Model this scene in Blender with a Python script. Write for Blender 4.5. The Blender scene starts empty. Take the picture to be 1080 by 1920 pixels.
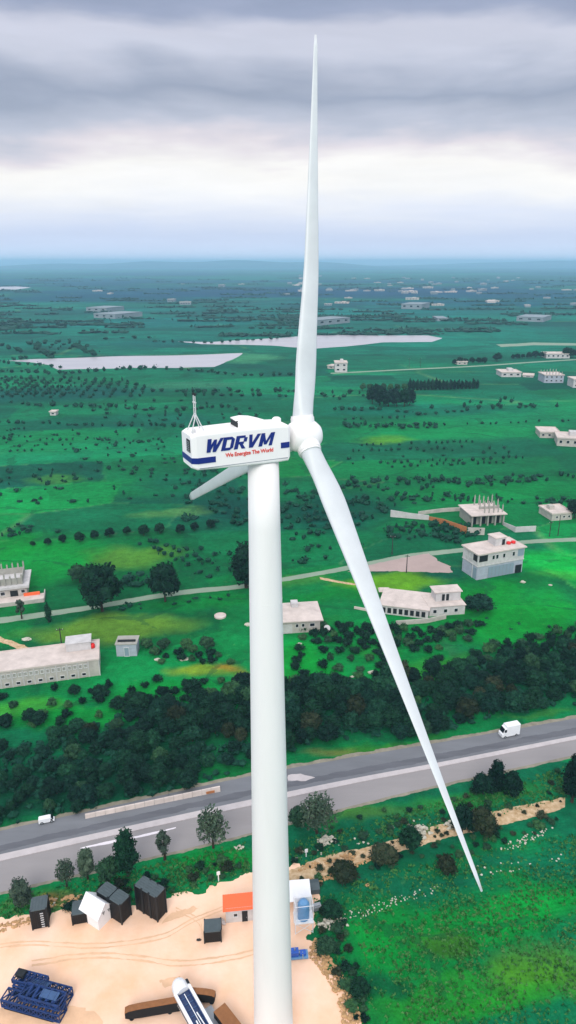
import bpy, bmesh, math, random
import numpy as np
from mathutils import Vector, Matrix, noise as mnoise
random.seed(7)
rng = np.random.default_rng(7)
R = math.radians

# ------------------------------------------------------------------ camera
H = 118.0                      # drone height above the plain
F = 1300.0                     # focal length in pixels of the 1080 x 1920 photograph
CX, CY, HOR = 561.0, 960.0, 492.0
PITCH = math.atan((CY - HOR) / F)
sc = bpy.context.scene
cam_d = bpy.data.cameras.new('camera')
cam = bpy.data.objects.new('camera', cam_d)
sc.collection.objects.link(cam)
cam.location = (0, 0, H)
cam.rotation_euler = (math.pi / 2 - PITCH, 0, 0)
cam_d.sensor_fit = 'VERTICAL'
cam_d.sensor_height = 24
cam_d.lens = 24 * F / 1920
cam_d.shift_x = -(CX - 540) / 1920
cam_d.clip_start = 0.5
cam_d.clip_end = 120000
sc.camera = cam

# ------------------------------------------------------------------ sky, sun, exposure
SUN_EL, SUN_AZ = R(38), R(186)   # azimuth clockwise from +y
w = bpy.data.worlds.new('World')
sc.world = w
w.use_nodes = True
nt = w.node_tree
nt.nodes.clear()
def N(nt, t, **k):
    n = nt.nodes.new(t)
    for a, b in k.items():
        setattr(n, a, b)
    return n
def math_node(nt, op, a, b=None, c=None):
    n = N(nt, 'ShaderNodeMath', operation=op)
    for i, v in enumerate((a, b, c)):
        if v is None: continue
        if isinstance(v, (int, float)): n.inputs[i].default_value = v
        else: nt.links.new(v, n.inputs[i])
    return n.outputs[0]
def s2l(c):
    return tuple((x / 12.92 if x <= .04045 else ((x + .055) / 1.055) ** 2.4) for x in c)
def rgb(r, g, b, k=1.0):
    return tuple(min(.95, x * k) for x in s2l((r / 255, g / 255, b / 255))) + (1,)
out = N(nt, 'ShaderNodeOutputWorld')
sky = N(nt, 'ShaderNodeTexSky', sky_type='NISHITA')
sky.sun_disc = False
sky.sun_elevation = SUN_EL
sky.sun_rotation = SUN_AZ
sky.air_density = 1.3
bg1 = N(nt, 'ShaderNodeBackground'); bg1.inputs[1].default_value = 0.10
nt.links.new(sky.outputs[0], bg1.inputs[0])
bg2 = N(nt, 'ShaderNodeBackground'); bg2.inputs[1].default_value = 1.0
tc = N(nt, 'ShaderNodeTexCoord')
sep = N(nt, 'ShaderNodeSeparateXYZ')
nrm = N(nt, 'ShaderNodeVectorMath', operation='NORMALIZE')
nt.links.new(tc.outputs['Generated'], nrm.inputs[0])
nt.links.new(nrm.outputs[0], sep.inputs[0])
z = math_node(nt, 'MAXIMUM', sep.outputs[2], 0.0)
# stratus deck seen in perspective: position on a flat cloud base
zz = math_node(nt, 'ADD', z, 0.045)
px_ = math_node(nt, 'DIVIDE', sep.outputs[0], zz)
py_ = math_node(nt, 'DIVIDE', sep.outputs[1], zz)
cmb = N(nt, 'ShaderNodeCombineXYZ')
nt.links.new(px_, cmb.inputs[0]); nt.links.new(py_, cmb.inputs[1])
cmb.inputs[2].default_value = 3.7
n1 = N(nt, 'ShaderNodeTexNoise'); n1.inputs['Scale'].default_value = 0.62; n1.inputs['Detail'].default_value = 5; n1.inputs['Roughness'].default_value = .55; n1.inputs['Distortion'].default_value = .5
nt.links.new(cmb.outputs[0], n1.inputs['Vector'])
# direction noise, wide and low: bends the layers
mp = N(nt, 'ShaderNodeMapping'); mp.inputs['Scale'].default_value = (2.3, 2.3, 9.0); mp.inputs['Location'].default_value = (0.3, 1.2, .4)
nt.links.new(nrm.outputs[0], mp.inputs[0])
n2 = N(nt, 'ShaderNodeTexNoise'); n2.inputs['Scale'].default_value = 1.6; n2.inputs['Detail'].default_value = 4; n2.inputs['Roughness'].default_value = .5
nt.links.new(mp.outputs[0], n2.inputs['Vector'])
d1 = math_node(nt, 'MULTIPLY', math_node(nt, 'SUBTRACT', n1.outputs[0], .5), .055)
d2 = math_node(nt, 'MULTIPLY', math_node(nt, 'SUBTRACT', n2.outputs[0], .5), .10)
fade = math_node(nt, 'MINIMUM', math_node(nt, 'MULTIPLY', z, 9.0), 1.0)
dd = math_node(nt, 'MULTIPLY', math_node(nt, 'ADD', d1, d2), fade)
zn = math_node(nt, 'ADD', z, dd)
cr = N(nt, 'ShaderNodeValToRGB')
SKY = [(0.0, (206, 216, 240)), (.03, (205, 215, 243)), (.055, (226, 230, 246)), (.085, (248, 246, 247)),
       (.118, (250, 246, 243)), (.138, (226, 217, 224)), (.158, (172, 175, 190)), (.190, (140, 147, 166)),
       (.205, (156, 161, 178)), (.228, (184, 186, 200)), (.252, (188, 189, 203)), (.272, (146, 153, 176)), (.30, (128, 138, 162)),
       (.36, (150, 155, 174))]
HIGH = [(.55, (.70, .72, .80, 1)), (1.0, (1.10, 1.12, 1.18, 1))]
el = cr.color_ramp.elements
el[0].position = 0; el[0].color = rgb(*SKY[0][1], 1.0)
el[1].position = 1; el[1].color = HIGH[1][1]
for p_, c_ in SKY[1:]:
    e = el.new(p_); e.color = rgb(*c_, .80 if p_ < .15 else .97)
e = el.new(HIGH[0][0]); e.color = HIGH[0][1]
nt.links.new(zn, cr.inputs[0])
# fine streaks of light and dark in the deck
mp3 = N(nt, 'ShaderNodeMapping'); mp3.inputs['Scale'].default_value = (3.0, 3.0, 22.0); mp3.inputs['Location'].default_value = (5.3, .2, 2.4)
nt.links.new(nrm.outputs[0], mp3.inputs[0])
n3 = N(nt, 'ShaderNodeTexNoise'); n3.inputs['Scale'].default_value = 1.5; n3.inputs['Detail'].default_value = 6; n3.inputs['Roughness'].default_value = .58; n3.inputs['Distortion'].default_value = .6
nt.links.new(mp3.outputs[0], n3.inputs['Vector'])
k3 = math_node(nt, 'ADD', math_node(nt, 'MULTIPLY', math_node(nt, 'SUBTRACT', n3.outputs[0], .5), math_node(nt, 'MULTIPLY', fade, .26)), 1.0)
vm = N(nt, 'ShaderNodeVectorMath', operation='SCALE')
nt.links.new(cr.outputs[0], vm.inputs[0]); nt.links.new(k3, vm.inputs['Scale'])
nt.links.new(vm.outputs[0], bg2.inputs[0])
mixs = N(nt, 'ShaderNodeMixShader'); mixs.inputs[0].default_value = .93
nt.links.new(bg1.outputs[0], mixs.inputs[1]); nt.links.new(bg2.outputs[0], mixs.inputs[2])
nt.links.new(mixs.outputs[0], out.inputs[0])

sun_d = bpy.data.lights.new('sun', 'SUN')
sun = bpy.data.objects.new('sun', sun_d)
sc.collection.objects.link(sun)
sun_d.energy = 1.5
sun_d.angle = R(30)
sun_d.color = (1.0, .965, .91)
sd = Vector((math.sin(SUN_AZ) * math.cos(SUN_EL), math.cos(SUN_AZ) * math.cos(SUN_EL), math.sin(SUN_EL)))
sun.rotation_euler = sd.to_track_quat('Z', 'Y').to_euler()
sun.location = (0, -50, 300)

sc.view_settings.view_transform = 'Standard'
sc.view_settings.look = 'None'
sc.view_settings.exposure = 0.44
sc.view_settings.gamma = 1.0
sc.render.engine = 'CYCLES'
sc.cycles.max_bounces = 6
sc.cycles.diffuse_bounces = 3
sc.cycles.volume_bounces = 1
sc.cycles.transparent_max_bounces = 8

# ------------------------------------------------------------------ geometry of the view
CP, SP = math.cos(PITCH), math.sin(PITCH)
def ray(px, py):
    x = (px - CX) / F; y = -(py - CY) / F
    return Vector((x, CP + y * SP, -SP + y * CP))
def G(px, py, z=0.0):
    """point of the plain (height z) that the photograph shows at px, py"""
    d = ray(px, py)
    t = (z - H) / d.z
    return Vector((d.x * t, d.y * t, z))
def hgt(px, py0, py1):
    """height above ground of something whose foot is at py0 and whose top is at py1"""
    g = G(px, py0)
    d = ray(px, py1)
    t = g.y / d.y
    return H + d.z * t
def mpp(py):
    return H / -ray(540, py).z / F      # metres per photo pixel at that row

# ------------------------------------------------------------------ materials
def mat(name, col, rough=.8, spec=.3, metal=0, noise=0.0, nscale=1.0, bump=0.0, bscale=None, col2=None, stretch=None, emis=None):
    m = bpy.data.materials.new(name); m.use_nodes = True
    t = m.node_tree; b = t.nodes['Principled BSDF']
    b.inputs['Roughness'].default_value = rough
    b.inputs['Specular IOR Level'].default_value = spec
    b.inputs['Metallic'].default_value = metal
    b.inputs['Base Color'].default_value = col
    if noise or bump:
        c = N(t, 'ShaderNodeTexCoord'); mp = N(t, 'ShaderNodeMapping')
        t.links.new(c.outputs['Object'], mp.inputs[0])
        if stretch: mp.inputs['Scale'].default_value = stretch
        n = N(t, 'ShaderNodeTexNoise'); n.inputs['Scale'].default_value = nscale; n.inputs['Detail'].default_value = 6; n.inputs['Roughness'].default_value = .62
        t.links.new(mp.outputs[0], n.inputs['Vector'])
        if noise:
            r = N(t, 'ShaderNodeValToRGB')
            a = r.color_ramp.elements
            a[0].position = .32; a[1].position = .68
            c2 = col2 or tuple(x * (1 - noise) for x in col[:3]) + (1,)
            a[0].color = c2; a[1].color = col
            t.links.new(n.outputs[0], r.inputs[0]); t.links.new(r.outputs[0], b.inputs['Base Color'])
        if bump:
            n_ = N(t, 'ShaderNodeTexNoise'); n_.inputs['Scale'].default_value = bscale or nscale; n_.inputs['Detail'].default_value = 5
            t.links.new(mp.outputs[0], n_.inputs['Vector'])
            bp = N(t, 'ShaderNodeBump'); bp.inputs['Strength'].default_value = .8; bp.inputs['Distance'].default_value = bump
            t.links.new(n_.outputs[0], bp.inputs['Height']); t.links.new(bp.outputs[0], b.inputs['Normal'])
    if emis: pass
    return m
def leafmat(name, c1, c2, var=.35):
    m = bpy.data.materials.new(name); m.use_nodes = True
    t = m.node_tree; b = t.nodes['Principled BSDF']
    b.inputs['Roughness'].default_value = .65
    b.inputs['Specular IOR Level'].default_value = .06
    c = N(t, 'ShaderNodeTexCoord')
    n = N(t, 'ShaderNodeTexNoise'); n.inputs['Scale'].default_value = .9; n.inputs['Detail'].default_value = 4
    t.links.new(c.outputs['Object'], n.inputs['Vector'])
    r = N(t, 'ShaderNodeValToRGB'); a = r.color_ramp.elements
    a[0].position = .35; a[1].position = .65; a[0].color = c1; a[1].color = c2
    t.links.new(n.outputs[0], r.inputs[0])
    oi = N(t, 'ShaderNodeObjectInfo')
    hs = N(t, 'ShaderNodeHueSaturation')
    hs.inputs['Hue'].default_value = .5
    v = math_node(t, 'ADD', math_node(t, 'MULTIPLY', oi.outputs['Random'], var * 2), 1 - var)
    hu = math_node(t, 'ADD', math_node(t, 'MULTIPLY', oi.outputs['Random'], -.05), .525)
    t.links.new(v, hs.inputs['Value']); t.links.new(hu, hs.inputs['Hue'])
    t.links.new(r.outputs[0], hs.inputs['Color']); t.links.new(hs.outputs[0], b.inputs['Base Color'])
    return m
M = {}
M['turbine'] = mat('turbine_white_paint', (.90, .875, .86, 1), .6, .4, noise=.05, nscale=.5, stretch=(1, 1, .12))
M['blade'] = mat('blade_white_paint', (.63, .66, .67, 1), .35, .4, noise=.09, nscale=.35)
M['blue_stripe'] = mat('deep_blue_paint', rgb(18, 40, 120), .45)
M['red_letter'] = mat('red_lettering', rgb(225, 70, 60), .5)
M['dark'] = mat('dark_opening', rgb(28, 32, 36), .6)
M['grey_metal'] = mat('grey_metal', rgb(150, 155, 160), .45, .5, .3)
M['wall'] = mat('cream_render', rgb(196, 190, 182), .9, .1, noise=.28, nscale=.45, bump=.02)
M['wall_white'] = mat('white_render', rgb(206, 203, 202), .85, .1, noise=.24, nscale=.5, bump=.02)
M['wall_grey'] = mat('pale_blue_grey_block', rgb(176, 183, 196), .9, .1, noise=.2, nscale=.4, stretch=(1, 1, 3))
M['roof'] = mat('pale_concrete_roof', rgb(216, 202, 194), .9, .1, noise=.26, nscale=.28)
M['concrete'] = mat('bare_concrete', rgb(168, 166, 158), .92, .2, noise=.22, nscale=.5)
M['shutter'] = mat('blue_grey_metal_shutter', rgb(140, 158, 172), .5, .4, noise=.12, nscale=2, stretch=(1, 1, 8))
M['glass'] = mat('dark_window_glass', rgb(26, 34, 42), .12, .6)
M['frame'] = mat('window_frame', rgb(205, 205, 205), .6)
M['red'] = mat('red_tank_paint', rgb(222, 40, 40), .5)
M['orange_wall'] = mat('orange_mud_block', rgb(190, 125, 82), .95, .1, noise=.25, nscale=.6)
M['orange_roof'] = mat('orange_tin_roof', rgb(245, 108, 60), .5, .4, noise=.10, nscale=2, stretch=(6, 1, 1))
M['black_box'] = mat('black_corrugated_steel', rgb(6, 8, 13), .55, .4, noise=.3, nscale=1.2)
M['box_top'] = mat('grey_green_steel_lid', rgb(78, 90, 94), .6, .4, noise=.22, nscale=1.4)
M['tent'] = mat('white_canvas', rgb(240, 240, 242), .9, .1, noise=.06, nscale=.8, bump=.03)
M['steel_blue'] = mat('blue_painted_steel', rgb(20, 56, 116), .5, .4, noise=.5, nscale=1.4)
M['steel_pale'] = mat('pale_blue_steel', rgb(58, 92, 138), .5, .5, noise=.3, nscale=1.6)
M['white_paint'] = mat('white_vehicle_paint', rgb(236, 238, 240), .3, .5, noise=.06, nscale=.8)
M['rubber'] = mat('black_rubber', rgb(24, 24, 26), .85)
M['rust_top'] = mat('brown_dusty_steel', rgb(150, 100, 62), .85, .3, noise=.25, nscale=1.5)
M['tank_blue'] = mat('blue_plastic_tank', rgb(98, 150, 196), .4, .5, noise=.1, nscale=1.5)
M['rock'] = mat('pale_limestone', rgb(205, 200, 184), .95, .1, noise=.35, nscale=1.6, bump=.12)
M['earthrock'] = mat('tan_earth_clods', rgb(200, 160, 115), .95, .1, noise=.35, nscale=1.2, bump=.12)
M['bark'] = mat('brown_bark', rgb(70, 58, 48), .95, .1, noise=.3, nscale=3)
M['wood_pole'] = mat('weathered_pole', rgb(58, 56, 54), .9)
M['lamp'] = mat('red_lens', rgb(200, 40, 40), .3, .5)
M['leaf_dark'] = leafmat('dark_evergreen_leaves', (.003, .018, .013, 1), (.009, .044, .025, 1))
M['leaf_mid'] = leafmat('olive_green_leaves', (.018, .060, .030, 1), (.045, .125, .050, 1))
M['leaf_brown'] = leafmat('brownish_twigs', (.014, .030, .016, 1), (.040, .050, .026, 1))
M['leaf_blue'] = leafmat('blue_green_leaves', (.005, .032, .022, 1), (.015, .068, .038, 1))
M['weeds'] = leafmat('fresh_weeds', (.03, .15, .03, 1), (.10, .24, .07, 1))
M['scrub'] = leafmat('dark_orchard_scrub', (.006, .050, .028, 1), (.016, .095, .045, 1))
M['leaf_grey'] = leafmat('grey_green_leaves', (.030, .055, .040, 1), (.075, .115, .075, 1))

# ------------------------------------------------------------------ mesh builder
COL = sc.collection
class MB:
    def __init__(s): s.v = []; s.f = []; s.m = []; s.mi = 0
    def add(s, vs, fs):
        o = len(s.v)
        s.v += [tuple(p) for p in vs]
        s.f += [tuple(i + o for i in f) for f in fs]
        s.m += [s.mi] * len(fs)
    def box(s, x0, x1, y0, y1, z0, z1, mtx=None):
        vs = [Vector(p) for p in ((x0, y0, z0), (x1, y0, z0), (x1, y1, z0), (x0, y1, z0), (x0, y0, z1), (x1, y0, z1), (x1, y1, z1), (x0, y1, z1))]
        if mtx: vs = [mtx @ p for p in vs]
        s.add(vs, [(0, 3, 2, 1), (4, 5, 6, 7), (0, 1, 5, 4), (1, 2, 6, 5), (2, 3, 7, 6), (3, 0, 4, 7)])
    def prism(s, poly, z0, z1, mtx=None):
        n = len(poly)
        vs = [Vector((p[0], p[1], z0)) for p in poly] + [Vector((p[0], p[1], z1)) for p in poly]
        if mtx: vs = [mtx @ p for p in vs]
        s.add(vs, [tuple(range(n - 1, -1, -1)), tuple(range(n, 2 * n))] + [(i, (i + 1) % n, n + (i + 1) % n, n + i) for i in range(n)])
    def rings(s, rings, cap=True, close=True):
        n = len(rings[0]); vs = [p for r in rings for p in r]; fs = []
        for k in range(len(rings) - 1):
            for i in range(n):
                j = (i + 1) % n
                fs.append((k * n + i, k * n + j, (k + 1) * n + j, (k + 1) * n + i))
        if cap:
            fs.append(tuple(range(n - 1, -1, -1))); fs.append(tuple((len(rings) - 1) * n + i for i in range(n)))
        s.add(vs, fs)
    def tube(s, p0, p1, r0, r1=None, n=8):
        p0 = Vector(p0); p1 = Vector(p1); r1 = r0 if r1 is None else r1
        d = (p1 - p0)
        if d.length < 1e-6: return
        q = d.to_track_quat('Z', 'Y').to_matrix()
        rg = []
        for p, r in ((p0, r0), (p1, r1)):
            rg.append([p + q @ Vector((r * math.cos(2 * math.pi * i / n), r * math.sin(2 * math.pi * i / n), 0)) for i in range(n)])
        s.rings(rg)
    def lathe(s, prof, n=24, mtx=None):
        rg = [[Vector((r * math.cos(2 * math.pi * i / n), r * math.sin(2 * math.pi * i / n), z)) for i in range(n)] for r, z in prof]
        if mtx: rg = [[mtx @ p for p in r] for r in rg]
        s.rings(rg)
    def build(s, name, mats, parent=None, smooth=False, bevel=0, loc=None):
        me = bpy.data.meshes.new(name)
        me.from_pydata(s.v, [], s.f)
        if not isinstance(mats, (list, tuple)): mats = [mats]
        for m in mats: me.materials.append(m)
        me.polygons.foreach_set('material_index', s.m)
        if smooth: me.polygons.foreach_set('use_smooth', [True] * len(s.f))
        me.update()
        o = bpy.data.objects.new(name, me)
        COL.objects.link(o)
        if parent: o.parent = parent
        if loc is not None: o.location = loc
        if bevel:
            md = o.modifiers.new('bevel', 'BEVEL'); md.width = bevel; md.segments = 2; md.limit_method = 'ANGLE'
        return o
def tag(o, label=None, cat=None, group=None, kind=None):
    if label: o['label'] = label
    if cat: o['category'] = cat
    if group: o['group'] = group
    if kind: o['kind'] = kind
    return o
def empty(name, loc, rz=0, label=None, cat=None, group=None):
    o = bpy.data.objects.new(name, None); COL.objects.link(o)
    o.location = loc; o.rotation_euler = (0, 0, rz); o.empty_display_size = .5
    return tag(o, label, cat, group)
def copy_tree(o, loc, rz=0, scale=None, label=None, group=None):
    c = o.copy(); COL.objects.link(c)
    c.location = loc; c.rotation_euler = (0, 0, rz)
    if scale: c.scale = scale
    if label: c['label'] = label
    if group: c['group'] = group
    for ch in list(o.children):
        d = ch.copy(); COL.objects.link(d); d.parent = c
        for g in list(ch.children):
            e = g.copy(); COL.objects.link(e); e.parent = d
    return c

# ------------------------------------------------------------------ the ground: one sheet to the horizon
def srgb_np(c, k=.9): return np.array(s2l(tuple(x / 255 for x in c))) * k
def vnoise(x, y, seed=0):
    xi = np.floor(x).astype(np.int64); yi = np.floor(y).astype(np.int64)
    fx = x - xi; fy = y - yi
    fx = fx * fx * (3 - 2 * fx); fy = fy * fy * (3 - 2 * fy)
    def h(a, b):
        n = (a * 374761393 + b * 668265263 + seed * 974634777) & 0x7fffffff
        n = ((n ^ (n >> 13)) * 1274126177) & 0x7fffffff
        return ((n ^ (n >> 16)) & 0xffff) / 65535.0
    return (h(xi, yi) * (1 - fx) + h(xi + 1, yi) * fx) * (1 - fy) + (h(xi, yi + 1) * (1 - fx) + h(xi + 1, yi + 1) * fx) * fy
def fbm(x, y, s, o=4, seed=0):
    r = 0; a = .5; t = 0
    for k in range(o):
        r = r + a * vnoise(x / s, y / s, seed + k * 17); t += a; a *= .55; s *= .5
    return r / t
NY, NX = 900, 520
ys = np.concatenate([[-1500, -600, -200, 0, 30], np.geomspace(52, 32000, NY - 5)])
us = np.linspace(-1, 1, NX)
YY, UU = np.meshgrid(ys, us, indexing='ij')
XX = UU * (0.72 * np.maximum(YY, 0) + 120 + np.maximum(0, -YY) * .6) + 6
X = XX.ravel(); Y = YY.ravel()
GA = R(8)                                   # lie of the field boundaries
ca, sa = math.cos(GA), math.sin(GA)
# parcels: jittered cells, long and narrow
def parcels(X, Y, sx, sy, seed):
    wx = (X * ca + Y * sa) / sx + (fbm(X, Y, sx * 1.2, 2, seed) - .5) * .5
    wy = (-X * sa + Y * ca) / sy + (fbm(X, Y, sy * 2.5, 2, seed + 3) - .5) * .6
    ix = np.floor(wx).astype(np.int64); iy = np.floor(wy).astype(np.int64)
    best = np.full(X.shape, 1e9); sec = np.full(X.shape, 1e9); idv = np.zeros(X.shape)
    for a in (-1, 0, 1):
        for b in (-1, 0, 1):
            cx = ix + a; cy = iy + b
            h1 = ((cx * 73856093 ^ cy * 19349663 ^ seed * 83492791) & 0xffff) / 65535.
            h2 = ((cx * 83492791 ^ cy * 73856093 ^ seed * 19349663) & 0xffff) / 65535.
            h3 = (((cx * 2654435761) ^ (cy * 40503) ^ (seed * 97)) >> 3 & 0xffff) / 65535.
            d = (cx + .2 + .6 * h1 - wx) ** 2 + (cy + .2 + .6 * h2 - wy) ** 2
            k = d < best
            sec = np.where(k, best, np.minimum(sec, d))
            best = np.where(k, d, best); idv = np.where(k, h3, idv)
    return idv, sec - best
PAL = np.array([srgb_np(c) for c in ((6, 104, 62), (10, 84, 60), (14, 122, 60), (20, 100, 56), (8, 76, 58), (30, 128, 58), (10, 112, 70), (16, 92, 58))])
def pick(idv):
    t = idv * (len(PAL) - 1); i = np.clip(t.astype(int), 0, len(PAL) - 2); f = (t - i)[:, None]
    return PAL[i] * (1 - f) + PAL[i + 1] * f
(near, en), (mid, em), (far, ef) = parcels(X, Y, 75, 42, 5), parcels(X, Y, 230, 110, 11), parcels(X, Y, 900, 520, 23)
wm = np.clip((Y - 500) / 900, 0, 1)[:, None]; wf = np.clip((Y - 2600) / 3500, 0, 1)[:, None]
C = pick(near) * (1 - wm) + pick(mid) * wm
C = C * (1 - wf) + pick(far) * wf
haze_teal = np.clip((Y - 280) / 900, 0, 1)[:, None] * .75  # distance haze painted into the ground colour
C = C * (1 - haze_teal) + C.sum(1, keepdims=True) * np.array([[.015, .46, .42]]) * haze_teal
# dark woodland far off, haze blue mixed into its colour
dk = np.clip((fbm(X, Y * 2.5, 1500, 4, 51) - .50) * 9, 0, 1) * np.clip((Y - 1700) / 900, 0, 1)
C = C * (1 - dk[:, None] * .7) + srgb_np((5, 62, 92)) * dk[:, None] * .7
# boundaries of the plots: a line of rank dark weeds, here and there a dry path
eg = np.clip(1 - en / .07, 0, 1) * np.clip((Y - 150) / 30, 0, 1) * np.clip((700 - Y) / 300, 0, 1) + np.clip(1 - em / .06, 0, 1) * np.clip((Y - 350) / 300, 0, 1) * np.clip((6000 - Y) / 3000, 0, 1)
eg = np.clip(eg, 0, 1) * np.clip(fbm(X, Y, 90, 2, 33) * 2.2 - .4, 0, 1)
edc = np.where((near > .6)[:, None], srgb_np((96, 132, 88)), srgb_np((8, 66, 46)))
C = C * (1 - eg[:, None] * .6) + edc * eg[:, None] * .6
# rows of the plough inside some plots
fr = np.sin((-X * sa + Y * ca) * 2 * np.pi / 5.2 + fbm(X, Y, 50, 2, 44) * 3)
C = C * (1 + .13 * fr * (mid > .45) * np.clip((420 - Y) / 150, 0, 1))[:, None]
C = C * (0.80 + .40 * fbm(X, Y, 60, 4, 71))[:, None]
# regions with a colour of their own, the far ones with haze blue painted in: centre and half size taken from the photograph, laid out on the plain
REG = [  # px, py, half width px, half height px, colour, strength
    (210, 1178, 175, 22, (112, 150, 58), .7), (560, 1085, 60, 12, (96, 148, 60), .4), (230, 1045, 110, 24, (92, 140, 54), .7),
    (60, 1060, 110, 60, (8, 142, 60), .8), (20, 1020, 60, 30, (40, 148, 56), .5), (385, 1130, 120, 16, (6, 122, 54), .8),
    (730, 1092, 110, 18, (104, 160, 48), .85), (960, 1150, 160, 70, (8, 134, 50), .85), (1040, 1075, 70, 14, (66, 150, 56), .5),
    (1010, 1050, 90, 22, (12, 146, 58), .7), (640, 1115, 110, 14, (6, 120, 52), .8), (380, 1258, 70, 14, (120, 138, 48), .8), (420, 1252, 28, 6, (128, 104, 48), .8),
    (30, 1330, 90, 24, (70, 148, 50), .6), (130, 1350, 160, 30, (20, 122, 44), .7), (300, 1300, 120, 24, (26, 118, 44), .6),
    (560, 1250, 60, 40, (10, 128, 44), .6), (700, 1215, 50, 14, (62, 128, 48), .5), (1010, 1270, 100, 18, (26, 120, 60), .4), (820, 1250, 110, 22, (60, 136, 50), .6),
    (720, 825, 60, 8, (96, 150, 50), .9), (860, 806, 220, 22, (14, 136, 74), .7), (960, 780, 190, 22, (8, 126, 80), .7), (900, 925, 200, 20, (8, 124, 62), .6),
    (640, 960, 120, 40, (8, 66, 58), .8), (420, 960, 90, 30, (10, 68, 60), .8), (800, 1000, 90, 14, (8, 78, 56), .7), (240, 790, 200, 14, (10, 82, 70), .7), (800, 770, 220, 10, (10, 88, 74), .7), (720, 840, 120, 10, (10, 84, 62), .6), (830, 890, 190, 12, (26, 96, 56), .5), (100, 830, 180, 24, (8, 116, 66), .6), (200, 920, 180, 22, (10, 110, 58), .6),
    (60, 905, 60, 14, (18, 74, 62), .7), (110, 900, 60, 10, (80, 140, 56), .5), (330, 960, 80, 8, (88, 128, 70), .5), (380, 900, 120, 30, (10, 84, 66), .6), (300, 830, 160, 20, (12, 92, 66), .6),
    (390, 990, 90, 22, (10, 88, 58), .5), (100, 740, 200, 16, (8, 74, 70), .8), (360, 722, 110, 8, (70, 110, 90), .5), (470, 672, 60, 10, (70, 130, 92), .7),
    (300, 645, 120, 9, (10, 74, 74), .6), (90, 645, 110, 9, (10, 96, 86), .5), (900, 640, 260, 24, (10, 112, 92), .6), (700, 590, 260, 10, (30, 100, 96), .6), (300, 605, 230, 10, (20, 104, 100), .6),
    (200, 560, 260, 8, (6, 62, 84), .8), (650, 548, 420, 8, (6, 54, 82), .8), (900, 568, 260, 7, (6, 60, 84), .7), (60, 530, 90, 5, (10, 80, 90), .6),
    (700, 760, 120, 6, (40, 110, 90), .4), (140, 790, 200, 10, (8, 98, 70), .5),
    (900, 1720, 300, 60, (16, 110, 44), .85), (880, 1860, 260, 60, (38, 116, 40), .85), (1010, 1830, 120, 70, (74, 118, 38), .6), (760, 1780, 150, 50, (30, 126, 50), .7), (1000, 1700, 140, 40, (14, 132, 56), .7), (900, 1900, 200, 30, (40, 124, 40), .6),
    (660, 1700, 90, 20, (14, 84, 48), .7), (700, 1840, 60, 24, (10, 66, 44), .7), (640, 1790, 50, 60, (22, 92, 52), .5), (900, 1600, 180, 30, (12, 104, 54), .6), (830, 1760, 60, 30, (60, 88, 30), .6),
    (620, 1530, 120, 20, (34, 112, 44), .6), (900, 1500, 160, 20, (54, 122, 50), .6), (400, 1610, 110, 24, (22, 116, 46), .8), (700, 1530, 90, 14, (80, 116, 52), .5),
    (60, 1690, 90, 16, (60, 104, 44), .5), (150, 1685, 60, 12, (130, 134, 74), .6), (90, 1690, 28, 6, (196, 140, 84), .6),
    (700, 1395, 130, 10, (60, 116, 42), .7), (600, 1405, 60, 8, (120, 120, 70), .6), (1020, 1340, 80, 6, (70, 120, 50), .5),
    (150, 1480, 260, 60, (6, 52, 38), .8), (400, 1400, 200, 60, (6, 66, 42), .7), (700, 1340, 170, 40, (8, 60, 44), .8), (960, 1290, 160, 40, (8, 66, 46), .8), (420, 1450, 90, 16, (14, 88, 40), .7),
    (600, 1170, 60, 12, (50, 120, 50), .3), (30, 1880, 60, 30, (150, 140, 80), .0),
]
wx = X + (fbm(X, Y, 14, 3, 91) - .5) * 10 * (1 + Y / 600); wy = Y + (fbm(X, Y, 14, 3, 97) - .5) * 10 * (1 + Y / 600)
for (px, py, hw, hh, c, s) in REG:
    if s <= 0: continue
    a = G(px, py); top = G(px, py - hh).y; bot = G(px, py + hh).y
    cyy = (top + bot) / 2; ry = (top - bot) / 2; rx = hw * mpp(py)
    sl = 0.10 * rx / max(rx, 1)            # parcels run slightly uphill to the right
    dx = (wx - a.x); dy = (wy - cyy) - dx * .12
    d = np.sqrt((dx / rx) ** 2 + (dy / ry) ** 2)
    ww = np.clip((1.2 - d) / .6, 0, 1) * s * np.clip(.45 + 1.3 * fbm(X, Y, 22 if Y.size and a.y < 600 else 120, 4, int(px) % 89), 0, 1)
    C = C * (1 - ww[:, None]) + srgb_np(c) * ww[:, None]
C *= (0.92 + .42 * fbm(X, Y * 1.3, 7, 4, 131))[:, None]
lum = C.mean(1, keepdims=True)
C = lum + (C - lum) * 1.14
C = np.clip(C, .002, .9)
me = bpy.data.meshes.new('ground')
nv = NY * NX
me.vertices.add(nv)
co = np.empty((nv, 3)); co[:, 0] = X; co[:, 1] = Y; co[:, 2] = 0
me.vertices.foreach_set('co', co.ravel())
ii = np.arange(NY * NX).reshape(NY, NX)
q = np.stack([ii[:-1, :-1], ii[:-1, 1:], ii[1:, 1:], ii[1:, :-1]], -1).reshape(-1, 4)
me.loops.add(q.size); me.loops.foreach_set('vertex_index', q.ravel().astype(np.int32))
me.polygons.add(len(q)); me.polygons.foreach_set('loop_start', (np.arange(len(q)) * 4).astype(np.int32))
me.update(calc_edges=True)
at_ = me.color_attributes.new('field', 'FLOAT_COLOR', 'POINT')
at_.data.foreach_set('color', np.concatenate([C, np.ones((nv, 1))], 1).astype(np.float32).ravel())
gm = bpy.data.materials.new('green_fields'); gm.use_nodes = True
t = gm.node_tree; b = t.nodes['Principled BSDF']
b.inputs['Roughness'].default_value = .95; b.inputs['Specular IOR Level'].default_value = .08
va = N(t, 'ShaderNodeAttribute', attribute_name='field')
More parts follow.
